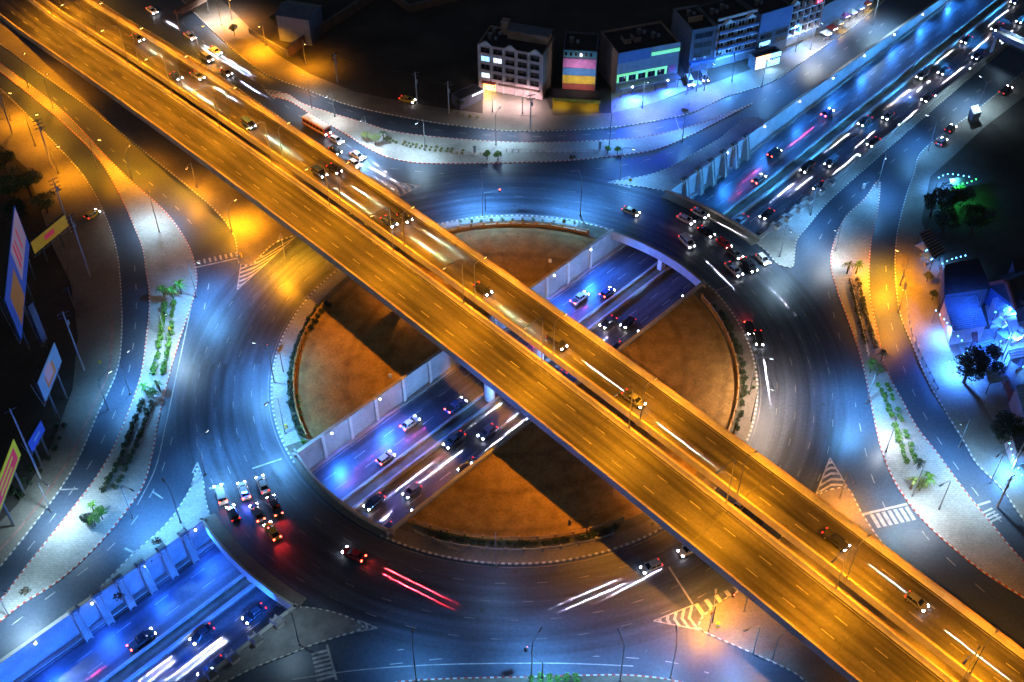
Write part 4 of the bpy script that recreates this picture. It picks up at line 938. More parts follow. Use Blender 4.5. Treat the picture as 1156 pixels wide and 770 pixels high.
# ------------------------------------------------------------------ plants
def leafcloud(q, c, r_, n, size, rn, sz=.8):
    for _ in range(n):
        while True:
            p = Vector((rn.uniform(-1, 1), rn.uniform(-1, 1), rn.uniform(-1, 1)))
            if .25 < p.length < 1: break
        p = Vector((p.x * r_, p.y * r_, p.z * r_ * sz)) + Vector(c)
        a = Vector((rn.gauss(0, 1), rn.gauss(0, 1), rn.gauss(0, .6))).normalized(); b = a.orthogonal().normalized(); b.rotate(__import__('mathutils').Quaternion(a, rn.uniform(0, 6.3)))
        s = size * rn.uniform(.6, 1.3)
        q.add([p - a * s, p - b * s * .45, p + a * s, p + b * s * .45], [(0, 1, 2, 3)])
PLANTS = {}
def plant(kind, loc, scale, label, group, cat='tree', seed=0, m='leaf'):
    key = (kind, seed % 4, m)
    if key not in PLANTS:
        rn = random.Random(seed % 4 + hash(kind) % 7 if False else seed % 4 + len(kind))
        crown, tr = MB(), MB()
        if kind == 'tree':
            tr.tube((0, 0, -.05), (.1, 0, 2.0), .2, .13)
            for i in range(6):
                a = i * 1.05 + rn.uniform(-.3, .3); e = Vector((math.cos(a) * rn.uniform(.8, 1.5), math.sin(a) * rn.uniform(.8, 1.5), rn.uniform(2.8, 4.2)))
                tr.tube((.1, 0, 1.9), e, .09, .03, 5); leafcloud(crown, e, rn.uniform(.8, 1.25), 170, .2, rn)
            leafcloud(crown, (0, 0, 4.1), 1.1, 160, .2, rn)
        elif kind == 'bigtree':
            tr.tube((0, 0, -.05), (.1, .1, 2.6), .34, .24)
            for i in range(11):
                a = i * 2.4 + rn.uniform(-.3, .3); d = rn.uniform(.8, 3.0); e = Vector((math.cos(a) * d, math.sin(a) * d, rn.uniform(3.4, 6.6)))
                tr.tube((.1, .1, 2.4), e, .12, .03, 5); leafcloud(crown, e, rn.uniform(1.0, 1.7), 210, .26, rn)
        elif kind == 'palm':
            tr.tube((0, 0, -.05), (.12, .05, 2.6), .17, .12)
            for i in range(15):
                a = i * 2.4; L = rn.uniform(1.4, 2.0); up = rn.uniform(.1, 1.0); prev = Vector((.12, .05, 2.6)); d = Vector((math.cos(a), math.sin(a), 0)); n_ = Vector((-d.y, d.x, 0))
                for j in range(1, 6):
                    t = j / 5; p = Vector((.12, .05, 2.6)) + d * L * t + Vector((0, 0, up * math.sin(t * 2.6) * 1.1 - .9 * t * t))
                    wv = .26 * (1.05 - t); wp = .26 * (1.05 - t + .2)
                    crown.add([prev - n_ * wp, p - n_ * wv, p + Vector((0, 0, .05)), prev + Vector((0, 0, .05))], [(0, 1, 2, 3)]); crown.add([prev + n_ * wp, p + n_ * wv, p + Vector((0, 0, .05)), prev + Vector((0, 0, .05))], [(0, 1, 2, 3)])
                    prev = p
        else:
            tr.tube((0, 0, -.05), (0, 0, .35), .06, .04, 5)
            leafcloud(crown, (0, 0, .5), .52, 70, .17, rn, .9); leafcloud(crown, (rn.uniform(-.3, .3), rn.uniform(-.3, .3), .6), .4, 40, .15, rn)
        a = crown.build('crown', M[m]); b = tr.build('trunk', M['bark']); PLANTS[key] = (a.data, b.data)
        bpy.data.objects.remove(a); bpy.data.objects.remove(b)
    root = thing('shrub' if kind == 'shrub' else 'palm_tree' if kind == 'palm' else 'tree', label, cat, loc, random.uniform(0, 6.28), group); root.scale = (scale,) * 3
    for nm, me in zip(('crown', 'trunk' if kind != 'shrub' else 'stem'), PLANTS[key]):
        o = bpy.data.objects.new(nm, me); COL.objects.link(o); o.parent = root
    return root
def shrub_rows(path, off, sp, label, group, m='leaf', sc=(.95, 1.5)):
    pts = smooth(px(*path, z=.15), sp)
    for i, (a, b) in enumerate(zip(pts, pts[1:])):
        d = (b - a).normalized(); n = Vector((-d.y, d.x, 0))
        for s in ((-off, off) if off else (0,)):
            p = a + n * s + Vector((random.uniform(-.15, .15), random.uniform(-.15, .15), 0))
            if random.random() < .94: plant('shrub', p, random.uniform(*sc), label, group, 'shrub', random.randrange(4), m)
shrub_rows(((192, 343), (188, 375), (183, 405), (177, 428)), 1.0, 1.1, 'small bright green shrub in the upper double row on the left island', 'shrubs in the upper double row of the left island')
shrub_rows(((166, 456), (150, 500), (135, 533), (119, 562)), 1.0, 1.15, 'small green shrub in the lower double row on the left island', 'shrubs in the lower double row of the left island', 'leafd')
shrub_rows(((964, 318), (973, 358), (984, 398)), .9, 1.2, 'small dark shrub in the double row beside the orange road on the right island', 'shrubs in the upper double row of the right island', 'leafd', (.9, 1.35))
shrub_rows(((996, 436), (1010, 470), (1022, 505), (1030, 528)), .9, 1.3, 'small green shrub in the lower double row on the pale right island', 'shrubs in the lower double row of the right island', 'leaf', (.85, 1.4))
shrub_rows(((456, 163), (480, 168), (510, 171), (528, 173)), .6, 1.2, 'low brownish shrub in the hedge strip on the top island', 'shrubs of the top island hedge strip', 'leafo', (.6, .9))
shrub_rows(((436, 157), (448, 165)), .5, 1.1, 'low shrub by the tree clump at the left of the top island', 'shrubs by the top island trees', 'leafo', (.6, .9))
shrub_rows(((510, 126), (530, 133), (548, 134)), 0, 1.6, 'low shrub along the kerb before the white apartment block', 'shrubs before the apartment block', 'leafo', (.7, 1.1))
shrub_rows(((905, 38), (925, 28), (950, 12)), .7, 2.0, 'leafy shrub behind the market stalls at the top right', 'shrubs behind the market stalls', 'leafo', (1.3, 2.2))
shrub_rows(((344, 500), (340, 470), (334, 440)), 0, 1.8, 'small shrub between the left inner path and the ochre fence', 'shrubs inside the left ring kerb', 'leaf', (.7, 1.2))
shrub_rows(((350, 372), (362, 352), (378, 340)), .5, 1.6, 'dark shrub at the upper corner of the left sandy yard', 'shrubs at the corner of the left sandy yard', 'leafd', (.9, 1.4))
shrub_rows(((600, 768), (660, 767)), .4, 1.4, 'bright green shrub on the bottom verge', 'shrubs on the bottom verge', 'leaf', (.8, 1.3))
shrub_rows(((520, 252), (590, 249), (660, 254)), 0, 2.4, 'dark shrub inside the top ring kerb', 'shrubs inside the top ring kerb', 'leafo', (.6, 1.0))
shrub_rows(((845, 360), (853, 400), (848, 460)), 0, 2.6, 'dark shrub inside the right ring kerb', 'shrubs inside the right ring kerb', 'leafd', (.6, 1.0))
shrub_rows(((20, 560), (50, 520), (75, 470)), .8, 2.6, 'dark weedy shrub under the left billboards', 'shrubs under the left billboards', 'leafd', (.8, 1.6))
def shrub_arc(r_, a0, a1, n, label, group, m):
    for i in range(n):
        p = pol(r_ + random.uniform(-.3, .3), R(a0 + (a1 - a0) * (i + random.uniform(.1, .9)) / n), .17); plant('shrub', p, random.uniform(.8, 1.5), label, group, 'shrub', random.randrange(4), m)
shrub_arc(47.5, 158, 206, 36, 'dark hedge shrub just outside the left ochre fence of the roundabout', 'hedge outside the left ochre fence', 'leafd')
shrub_arc(48.6, -34, 22, 34, 'dark hedge shrub just outside the right ochre fence of the roundabout', 'hedge outside the right ochre fence', 'leafd')
shrub_arc(47.5, 250, 294, 28, 'dark hedge shrub between the bottom ochre fence and the pipe railing', 'hedge outside the bottom ochre fence', 'leafd')
T = plant
for kd, p, s, lab, m in (
    ('palm', (186, 336), 1.0, 'small palm at the left of the clump atop the left island rows', 'leaf'), ('palm', (196, 338), 1.05, 'small palm at the middle of the clump atop the left island rows', 'leaf'), ('palm', (205, 332), 1.15, 'small palm at the right of the clump atop the left island rows', 'leaf'),
    ('palm', (166, 446), .95, 'small palm at the left of the clump between the left island rows', 'leaf'), ('tree', (174, 450), .62, 'small round tree in the clump between the left island rows', 'leaf'), ('palm', (181, 442), .9, 'small palm at the right of the clump between the left island rows', 'leafo'),
    ('tree', (100, 592), .62, 'small dark tree at the left of the lowest clump on the left island', 'leafd'), ('tree', (108, 594), .62, 'small bright tree at the middle of the lowest clump on the left island', 'leaf'), ('tree', (116, 586), .68, 'small bright tree at the upper right of the lowest clump on the left island', 'leaf'), ('palm', (106, 578), .8, 'small palm at the top of the lowest clump on the left island', 'leaf'),
    ('palm', (956, 309), 1.0, 'small palm at the left of the clump at the head of the right island', 'leafo'), ('palm', (966, 309), 1.1, 'small palm at the right of the clump at the head of the right island', 'leaf'),
    ('palm', (982, 420), 1.0, 'small palm at the left of the middle clump on the right island', 'leaf'), ('tree', (990, 424), .6, 'small round tree in the middle clump on the right island', 'leafo'), ('palm', (994, 408), .9, 'thin dark palm above the middle clump on the right island', 'leafd'),
    ('palm', (1028, 552), 1.0, 'small palm at the left of the lowest clump on the right island', 'leafo'), ('tree', (1038, 554), .64, 'small round tree in the lowest clump on the right island', 'leafo'), ('palm', (1046, 550), 1.05, 'small palm at the right of the lowest clump on the right island', 'leaf'), ('palm', (1036, 530), .8, 'small dark palm at the top of the lowest clump on the right island', 'leafd'),
    ('tree', (414, 160), .68, 'small olive tree at the left of the clump on the top island', 'leafo'), ('tree', (424, 164), .72, 'small olive tree at the middle of the clump on the top island', 'leafo'), ('palm', (433, 158), .9, 'small dark palm at the right of the clump on the top island', 'leafd'),
    ('tree', (550, 180), .55, 'small bright green tree at the left of the pair on the top island', 'leaf'), ('tree', (562, 181), .6, 'small bright green tree at the right of the pair on the top island', 'leaf'),
    ('tree', (686, 173), .48, 'low bright green bush tree at the right end of the white railing', 'leaf'), ('tree', (697, 174), .5, 'low bright green bush tree on the bare end of the top island', 'leaf'),
    ('bigtree', (1050, 245), 1.0, 'dark tree beside the right pavement, nearest to the road', 'leafd'), ('bigtree', (1074, 240), 1.05, 'dark tree behind the green lit stall on the right', 'leafd'), ('bigtree', (1064, 262), .9, 'dark tree just above the slatted pergola roof', 'leafd'), ('bigtree', (1096, 262), 1.1, 'dark tree at the far right of the unlit grove', 'leafd'),
    ('bigtree', (1088, 432), 1.1, 'round dark tree on the blue forecourt, left of a touching pair', 'leafd'), ('bigtree', (1108, 427), 1.05, 'round dark tree on the blue forecourt, right of a touching pair', 'leafd'), ('bigtree', (1129, 500), 1.1, 'round dark tree standing alone on the lower right forecourt', 'leafd'),
    ('bigtree', (12, 226), 1.0, 'bushy tree on the left edge above the big blue billboard', 'leafo'), ('bigtree', (36, 222), 1.1, 'bushy tree between the orange pavement and the big blue billboard', 'leafo'), ('bigtree', (54, 240), .8, 'bushy tree just above the yellow signboard', 'leafo'), ('bigtree', (22, 252), .9, 'bushy tree lowest in the grove behind the big billboard', 'leafd'), ('bigtree', (8, 195), .9, 'bushy tree at the top of the grove on the left edge', 'leafo'),
    ('tree', (1046, 318), .6, 'small orange lit tree on the right pavement by the coloured stall', 'leafo'), ('tree', (1052, 338), .55, 'small orange lit tree beside the orange lit wall end', 'leafo'),
    ('tree', (265, 40), .7, 'small tree on the top left pavement by the dark shed', 'leafo'), ('tree', (310, 28), .7, 'small tree in front of the grey shed at the top left', 'leafo'),
    ('tree', (982, 3), .9, 'teal lit tree at the top edge beside the market stalls', 'leaf'), ('tree', (520, 122), .6, 'small tree beside the canopy left of the white apartment block', 'leafd')):
    T(kd, P(*p, .12), s, lab, 'trees', 'tree' if kd != 'palm' else 'palm', sum(p), m)

# ------------------------------------------------------------------ buildings
M['bwhite'] = mat('cream_render', (.62, .48, .48), .8, .12, .5)
M['bgrey'] = mat('grey_cladding', (.22, .25, .32), .6, .15, .6)
M['bdark'] = mat('dark_render', (.09, .10, .13), .75, .2, .5)
M['bblue'] = mat('blue_cladding', (.07, .15, .36), .5, .15, .5)
M['bside'] = mat('stained_side_wall', (.30, .22, .18), .85, .3, .3)
M['roofd'] = mat('dark_roof', (.03, .028, .032), .85, .3, .5)
M['roofb'] = mat('grey_sheet_roof', (.10, .12, .16), .5, .2, .5)
M['litw'] = emit('lit_window_white', (.75, .9, 1.0), 1.6)
M['lityel'] = emit('lit_interior_yellow', (1.0, .62, .03), 1.1)
M['litora'] = emit('lit_shop_orange', (1.0, .45, .06), 3.2)
M['litgreen'] = emit('green_sign_light', (.12, .85, .06), .9)
M['litblue'] = emit('lit_shop_blue', (.25, .6, 1.0), 2.5)
M['teal'] = mat('teal_cladding', (.05, .22, .25), .6); M['pink'] = mat('pink_cladding', (.55, .16, .40), .6); M['cblue'] = mat('mid_blue_cladding', (.04, .17, .38), .6); M['cyel'] = mat('yellow_cladding', (.62, .40, .03), .6); M['cred'] = mat('rust_red_cladding', (.36, .07, .05), .6)
def block(name, label, pl, pr, h, depth, wm, sm=None, rm='roofd', cat='building', par=.6, z0=.1, parapet=True):
    a, b = P(*pl, z0), P(*pr, z0); W = (b - a).length
    root = thing(name, label, cat, a, math.atan2(b.y - a.y, b.x - a.x))
    MB().box(0, W, 0, .35, 0, h).build('front_wall', M[wm], root)
    q = MB(); q.box(0, .35, .353, depth, 0, h); q.box(W - .35, W, .353, depth, 0, h); q.build('side_wall', M[sm or wm], root)
    MB().box(.353, W - .353, depth - .35, depth, 0, h).build('rear_wall', M[sm or wm], root)
    MB().box(.355, W - .355, .355, depth - .353, h - par - .25, h - par).build('roof', M[rm], root)
    return root, W
def window(root, x0, x1, z0, z1, fm='white', pm='glass', y=0, d=.12):
    t_ = .09; q = MB(); q.box(x0, x1, y - d, y - .003, z0, z0 + t_); q.box(x0, x1, y - d, y - .003, z1 - t_, z1); q.box(x0, x0 + t_, y - d, y - .003, z0 + t_, z1 - t_); q.box(x1 - t_, x1, y - d, y - .003, z0 + t_, z1 - t_); q.box((x0 + x1) / 2 - .04, (x0 + x1) / 2 + .04, y - d, y - .003, z0 + t_, z1 - t_)
    f_ = q.build('window', M[fm], root); MB().box(x0 + t_, x1 - t_, y - .05, y - .004, z0 + t_, z1 - t_).build('pane', M[pm], f_); return f_
# white apartment block
b1, W = block('apartment_building', 'cream four storey apartment block with scalloped gables and a lit orange entrance', (540, 100), (612, 113), 14.0, 11, 'bwhite', 'bside')
for i in range(5):
    x0 = .5 + i * (W - 1) / 5; x1 = x0 + (W - 1) / 5
    for f_ in range(4):
        lit = {(0, 2): 'litblue', (1, 2): 'litw', (0, 0): 'litw'}.get((i, f_), 'glass')
        z = 3.6 + f_ * 2.6
        window(b1, x0 + .5, x1 - .5, z + .3, z + 2.0, 'brown', lit)
        q = MB(); q.box(x0 + .3, x1 - .3, -.75, -.003, z - .15, z); q.box(x0 + .3, x1 - .3, -.75, -.68, z + .003, z + .7); q.build('balcony', M['bwhite'], b1)
    q = MB(); q.box(x0 - .12, x0 + .12, -.3, -.003, 0, 14.1); q.build('pilaster', M['white'], b1)
    if i in (0, 2, 4):
        q = MB(); q.hexa([(x0, -.2, 14.003), (x1, -.2, 14.003), (x1, .3, 14.003), (x0, .3, 14.003)], [((x0 + x1) / 2 - .3, -.2, 15.2), ((x0 + x1) / 2 + .3, -.2, 15.2), ((x0 + x1) / 2 + .3, .3, 15.2), ((x0 + x1) / 2 - .3, .3, 15.2)]); q.build('gable', M['white'], b1)
q = MB(); q.box(1.5, 5.5, -1.6, -.003, 3.0, 3.25); q.build('entrance_canopy', M['cred'], b1); MB().box(1.6, 5.2, -.08, -.004, .1, 2.8).build('lit_entrance', M['litora'], b1)
MB().box(6.2, W - .6, -1.2, -.003, 2.9, 3.1).build('shop_awning', M['bside'], b1)
MB().box(6.5, W - .6, 6.5, 10.2, 13.2, 16.0).build('roof_room', M['bside'], b1); MB().box(6.2, W - .3, 6.2, 10.5, 16.003, 16.25).build('roof_room_cover', M['roofb'], b1)
MB().box(4.0, 6.2, 8.2, 10.2, 13.2, 17.5).build('stair_tower', M['bside'], b1)
spot(b1, (3.2, -1.2, 2.8), 'g', 2600, 150, target=(3.2, -3, 0))
# banded building
b2, W = block('shop_building', 'narrow building banded teal, pink, blue, yellow and rust red with a yellow lit ground floor', (634, 112), (671, 114), 15.5, 10, 'bdark', 'bdark')
for z0, z1, mm, nm in ((13.4, 15.5, 'teal', 'teal_band'), (10.2, 13.0, 'pink', 'pink_band'), (7.9, 10.1, 'cblue', 'blue_band'), (5.3, 7.8, 'cyel', 'yellow_band'), (3.2, 5.2, 'cred', 'red_band')): MB().box(.1, W - .1, -.18, -.003, z0, z1).build(nm, M[mm], b2)
q = MB()
for i in range(6): q.box(.5 + i * (W - 1) / 6, .5 + i * (W - 1) / 6 + .6, -.24, -.183, 13.9, 14.9)
q.build('vent_grille', M['glass'], b2)
MB().box(-2.5, W + 1.8, -5.0, -.2, 3.1, 3.4).build('podium_roof', M['roofd'], b2)
q = MB(); q.box(-2.4, -2.1, -4.9, -.2, 0, 3.09); q.box(W + 1.4, W + 1.7, -4.9, -.2, 0, 3.09); q.build('podium_wall', M['bside'], b2)
MB().box(-2.0, W + 1.3, -.5, -.21, .05, 3.0).build('shop_back_wall', M['bside'], b2)
for x in (-1.2, W - 1.2): MB().box(x, x + 2.2, -.62, -.503, .2, 2.6).build('lit_shop_panel', M['lityel'], b2)
MB().box(-2.4, W + 1.7, -5.15, -5.003, 2.5, 3.4).build('fascia_sign', M['cyel'], b2)
spot(b2, (0, -3.6, 2.9), (1, .6, .03), 1500, 160, target=(0, -3, 0)); spot(b2, (W - 1, -3.6, 2.9), (1, .6, .03), 1500, 160, target=(W - 1, -3, 0))
spot(b2, (W / 2, -9, 9), (1, .85, .8), 2600, 100, target=(W / 2, 0, 8))
# grey block with green bands
b3, W = block('office_building', 'grey clad block with a green arcade band and a blue lit forecourt', (695, 106), (763, 93), 12.6, 13, 'bgrey', 'bside')
MB().box(-.05, W * .52, -.25, -.003, 9.6, 12.9).build('sign_board', M['bblue'], b3)
MB().box(W * .54, W, -.3, -.003, 10.2, 11.1).build('green_strip', M['litgreen'], b3)
MB().box(W * .54, W, -.28, -.003, 11.3, 12.9).build('upper_panel', M['bgrey'], b3)
q = MB(); q.box(0, W * .82, -.2, -.003, 5.4, 6.0); 
for i in range(6): q.box(i * W * .157, i * W * .157 + .55, -.2, -.003, 3.6, 5.397)
q.build('green_arcade', M['litgreen'], b3)
for i in range(5): window(b3, i * W * .157 + .65, (i + 1) * W * .157 - .1, 3.6, 5.3, 'bdark')
MB().tube((W * .9, -.22, 5.0), (W * .9, -.004, 5.0), 1.1, 1.1, 20).build('round_emblem', M['pink'], b3)
MB().box(0, W, -2.6, -.003, 2.7, 3.0).build('canopy', M['bgrey'], b3)
q = MB()
for i in range(6): q.tube((.6 + i * (W - 1.2) / 5, -2.3, 0), (.6 + i * (W - 1.2) / 5, -2.3, 2.69), .14, .14, 6)
q.build('canopy_post', M['bdark'], b3) if False else [MB().tube((.6 + i * (W - 1.2) / 5, -2.3, 0), (.6 + i * (W - 1.2) / 5, -2.3, 2.69), .14, .14, 8).build('canopy_post', M['bdark'], b3) for i in range(6)]
for x in (W * .2, W * .78):
    MB().sphere((x, -2.8, 3.1), .28, 8).build('lamp_globe', M['lampb'], b3, True); spot(b3, (x, -3.3, 3.1), (.015, .06, 1.0), 45000, 170, target=(x, -7, 0))
q = MB()
for x in (4, 7): q.box(x, x + 2.0, 5, 5.25, 12.0, 13.4); q.box(x, x + .25, 5.253, 8, 12.0, 13.2)
q.build('roof_plant', M['bside'], b3)
# dark block, balcony block, blue block, grid block, far grey block
b4, W = block('shop_building', 'dark four storey block with a plain facade between the grey and balconied buildings', (776, 82), (803, 77), 13.5, 13, 'bdark', 'bgrey')
MB().box(.2, W, -1.2, -.003, 2.6, 3.6).build('fascia_sign', M['bblue'], b4); MB().box(.3, W - .3, -.1, -.004, .1, 2.4).build('shutter', M['roofb'], b4)
for f_ in range(3): window(b4, 1.0, W - 1.0, 4.4 + f_ * 3, 6.2 + f_ * 3, 'bdark')
MB().box(1, W - 2, 5, 5.3, 12.8, 14.6).build('roof_wall', M['bside'], b4)
b5, W = block('apartment_building', 'balconied four storey block with pale blue slab edges and small gables', (804, 77), (848, 65), 13.8, 12, 'bgrey', 'bdark')
for f_ in range(4):
    z = 3.3 + f_ * 2.6
    MB().box(.1, W - .1, -1.3, -.003, z, z + .3).build('balcony_slab', M['white'], b5)
    q = MB(); q.box(.1, W - .1, -1.3, -1.22, z + .303, z + .95)
    for i in range(9): q.box(.1 + i * (W - .3) / 8, .22 + i * (W - .3) / 8, -1.32, -1.2, z + .303, z + 1.1)
    q.build('balcony_railing', M['bblue'], b5)
    for i in range(4): window(b5, .5 + i * (W - .6) / 4, .3 + (i + .75) * (W - .6) / 4, z + .5, z + 2.3, 'white')
for x in (W * .25, W * .8): MB().hexa([(x - 1.6, -.9, 13.803), (x + 1.6, -.9, 13.803), (x + 1.6, .2, 13.803), (x - 1.6, .2, 13.803)], [(x - .2, -.9, 15.0), (x + .2, -.9, 15.0), (x + .2, .2, 15.0), (x - .2, .2, 15.0)]).build('gable', M['white'], b5)
MB().box(.1, W - .1, .2, .5, 14.6, 15.4).build('roof_band', M['white'], b5)
b6, W = block('office_building', 'blue fronted block with a blank upper panel above the lit corner shop', (851, 68), (886, 57), 14.5, 12, 'bdark', 'bdark')
MB().box(.1, W - .1, -.3, -.003, 8.6, 14.8).build('blue_panel', M['bblue'], b6)
for i in range(2):
    for f_ in range(2): window(b6, 1 + i * W / 2, i * W / 2 + W / 2 - .6, 3.8 + f_ * 2.4, 5.4 + f_ * 2.4, 'bdark', 'litblue' if (i, f_) == (0, 0) else 'glass')
b7, W = block('apartment_building', 'gridded balcony block with pale blue frames and a small red sign on top', (883, 54), (920, 40), 13.5, 12, 'bgrey', 'bdark')
for i in range(6): MB().box(i * (W - .4) / 5, i * (W - .4) / 5 + .4, -1.1, -.003, 3, 13.6).build('frame_pier', M['bwhite'], b7)
for f_ in range(4):
    MB().box(.4, W - .4, -1.0, -.004, 3.4 + f_ * 2.6, 3.8 + f_ * 2.6).build('balcony_slab', M['white'], b7)
    for i in range(5): window(b7, i * (W - .4) / 5 + .6, (i + 1) * (W - .4) / 5 - .2, 4.2 + f_ * 2.6, 5.7 + f_ * 2.6, 'bdark')
MB().hexa([(.2, -1.1, 13.603), (3.4, -1.1, 13.603), (3.4, .2, 13.603), (.2, .2, 13.603)], [(1.6, -1.1, 15), (2, -1.1, 15), (2, .2, 15), (1.6, .2, 15)]).build('gable', M['white'], b7)
MB().box(W - 3.4, W - 1.2, -1.3, -1.103, 12, 14).build('red_sign', emit('red_sign_light', (1, .05, .08), 1.6), b7)
b8, W = block('warehouse', 'dull grey blank walled building at the top edge behind the shrubs', (924, 38), (985, 6), 9, 14, 'bgrey', 'bgrey', 'roofb')
sh, W = block('shop', 'small corner shop with orange and blue white lights under the blue block', (851, 80), (880, 72), 4.2, 3.2, 'bdark', 'bdark')
MB().box(.2, W * .55, -.15, -.003, 2.5, 4.3).build('lit_sign', M['litora'], sh); MB().box(W * .57, W - .2, -.15, -.003, 2.8, 4.2).build('lit_sign', M['litblue'], sh); MB().box(.3, W * .45, -.12, -.004, .2, 2.2).build('lit_shopfront', M['litw'], sh); MB().box(W * .5, W - .3, -.12, -.004, .2, 2.2).build('lit_shopfront', M['litblue'], sh)
spot(sh, (W / 2, -1.2, 2.6), (.3, .6, 1), 3000, 160, target=(W / 2, -4, 0))
cn, W = block('canopy_shelter', 'dark open shelter with a lit edge left of the apartment block', (520, 124), (546, 112), 3.2, 4, 'bdark', 'bdark', par=.1, cat='shelter')
MB().box(W * .5, W, -.2, -.003, 2.6, 3.0).build('lit_edge', M['litw'], cn)
sd, W = block('shed', 'plain grey shed with blank walls at the top left edge', (316, 46), (352, 52), 8.5, 9, 'bgrey', 'bdark', 'roofb', cat='shed')
q = MB(); q.hexa([(-.3, -.3, 8.503), (W + .3, -.3, 8.503), (W + .3, 9.3, 8.503), (-.3, 9.3, 8.503)], [(-.3, 4.3, 10), (W + .3, 4.3, 10), (W + .3, 4.7, 10), (-.3, 4.7, 10)]); q.build('pitched_roof', M['roofb'], sd)
def tanks(root, pts, z):
    for x, y in pts:
        MB().tube((x, y, z), (x, y, z + 1.6), .7, .7, 14).build('water_tank', M['steel'], root)
        MB().box(x + 1.2, x + 2.1, y - .4, y + .4, z, z + .8).build('cooling_unit', M['bgrey'], root)
tanks(b1, ((2, 5), (2.2, 8)), 13.4); tanks(b2, ((2, 5),), 14.9); tanks(b3, ((10, 9), (13, 6)), 12.0); tanks(b4, ((3, 9),), 12.9); tanks(b5, ((2.5, 7), (6.5, 8)), 13.2); tanks(b6, ((3, 6),), 13.9); tanks(b7, ((4, 7),), 12.9)
for b_, hh in ((b1, 6), (b4, 4), (b5, 5), (b6, 4)):
    for x in (1.2, 4.4): MB().box(x, x + .7, -.45, -.2, hh, hh + .55).build('cooling_unit', M['white'], b_)
# right hand side
def roofed(name, label, pts, z, m, wm, cat, rows=0, ridge=0, edge=None):
    w0 = px(*pts, z=z); c = sum(w0, Vector()) / 4; root = thing(name, label, cat, (c.x, c.y, .1)); off = Vector((c.x, c.y, .1)); r_ = [p - off for p in w0]
    up = Vector((0, 0, .22)); q = MB(); q.hexa(r_, [p + up for p in r_])
    if rows:
        for i in range(rows): 
            t0, t1 = (i + .1) / rows, (i + .45) / rows
            q.hexa([r_[0].lerp(r_[3], t0) + up * 1.02, r_[1].lerp(r_[2], t0) + up * 1.02, r_[1].lerp(r_[2], t1) + up * 1.02, r_[0].lerp(r_[3], t1) + up * 1.02], [v + up * 1.8 for v in (r_[0].lerp(r_[3], t0), r_[1].lerp(r_[2], t0), r_[1].lerp(r_[2], t1), r_[0].lerp(r_[3], t1))], 1)
    q.build('roof', [M[m], M[edge or m]], root)
    ins = [p.lerp((r_[0] + r_[1] + r_[2] + r_[3]) / 4, .06) for p in r_]
    if wm:
        q = MB()
        for a, b in zip(ins, ins[1:] + ins[:1]):
            d = (b - a).normalized(); n = Vector((-d.y, d.x, 0)) * .12
            q.hexa([Vector((v.x, v.y, 0)) for v in (a + d * .13, b - d * .13, b - d * .13 + n, a + d * .13 + n)], [Vector((v.x, v.y, z - .103)) for v in (a + d * .13, b - d * .13, b - d * .13 + n, a + d * .13 + n)])
        q.build('wall', M[wm], root)
    else:
        for p in ins: MB().tube((p.x, p.y, -.05), (p.x, p.y, z - .1), .1, .1, 6).build('post', M['dsteel'], root)
    return root
M['lblue'] = mat('pale_blue_sheet', (.30, .46, .60), .5)
roofed('pergola', 'slatted timber pergola roof below the dark trees on the right', ((1037, 264), (1049, 259), (1068, 285), (1054, 293)), 3.6, 'dsteel', None, 'pergola', 9, edge='bside')
roofed('hall', 'long dark roofed hall beside the orange lit pavement on the right', ((1066, 300), (1104, 292), (1118, 326), (1066, 333)), 6, 'roofd', 'bdark', 'building', 14)
roofed('annexe', 'lower annexe with a blue lit sheet roof below the dark hall', ((1065, 338), (1101, 331), (1114, 368), (1076, 374)), 4.5, 'roofb', 'bwhite', 'building', 16)
roofed('awning', 'pale blue sheet awning, upper one of two on the right', ((1100, 389), (1121, 384), (1128, 403), (1106, 408)), 3.2, 'lblue', None, 'awning', 4)
roofed('awning', 'pale blue sheet awning, lower one of two beside the red brown wall', ((1109, 412), (1130, 407), (1138, 429), (1117, 434)), 3.2, 'lblue', None, 'awning', 4)
roofed('shed', 'rusty brown lean-to roof between the annexe and the awnings', ((1096, 371), (1103, 369), (1104, 386), (1098, 386)), 2.8, 'brick', None, 'shed')
roofed('building', 'dark flat roofed building at the far right edge', ((1142, 292), (1210, 280), (1210, 330), (1152, 340)), 7, 'roofd', 'bdark', 'building')
roofed('canopy', 'white lit canopy in the blue courtyard at the right edge, upper one', ((1134, 356), (1146, 354), (1150, 372), (1140, 376)), 3.4, 'white', None, 'canopy', 3)
roofed('canopy', 'white lit canopy in the blue courtyard at the right edge, lower one', ((1138, 396), (1156, 392), (1158, 402), (1141, 405)), 3.4, 'white', None, 'canopy', 3)
roofed('kiosk', 'white roofed kiosk on the top right pavement beside the near road', ((1096, 121), (1104, 119), (1108, 127), (1099, 130)), 2.8, 'white', 'bgrey', 'kiosk')
roofed('stall', 'food stall with a green lit canopy by the dark grove', ((1072, 203), (1088, 200), (1090, 212), (1074, 214)), 3.2, 'leafd', None, 'stall')
ga = thing('gabled_house', 'dark house with a red brown gable frame facing the blue lit annexe', 'house', P(1124, 352, .1), R(-62))
MB().box(-4.5, 4.5, 0, 14, 0, 5).build('wall', M['bblue'], ga)
q = MB(); q.hexa([(-5, -.4, 5.003), (5, -.4, 5.003), (5, 14.4, 5.003), (-5, 14.4, 5.003)], [(-.1, -.4, 9.2), (.1, -.4, 9.2), (.1, 14.4, 9.2), (-.1, 14.4, 9.2)]); q.build('roof', M['roofd'], ga)
q = MB(); 
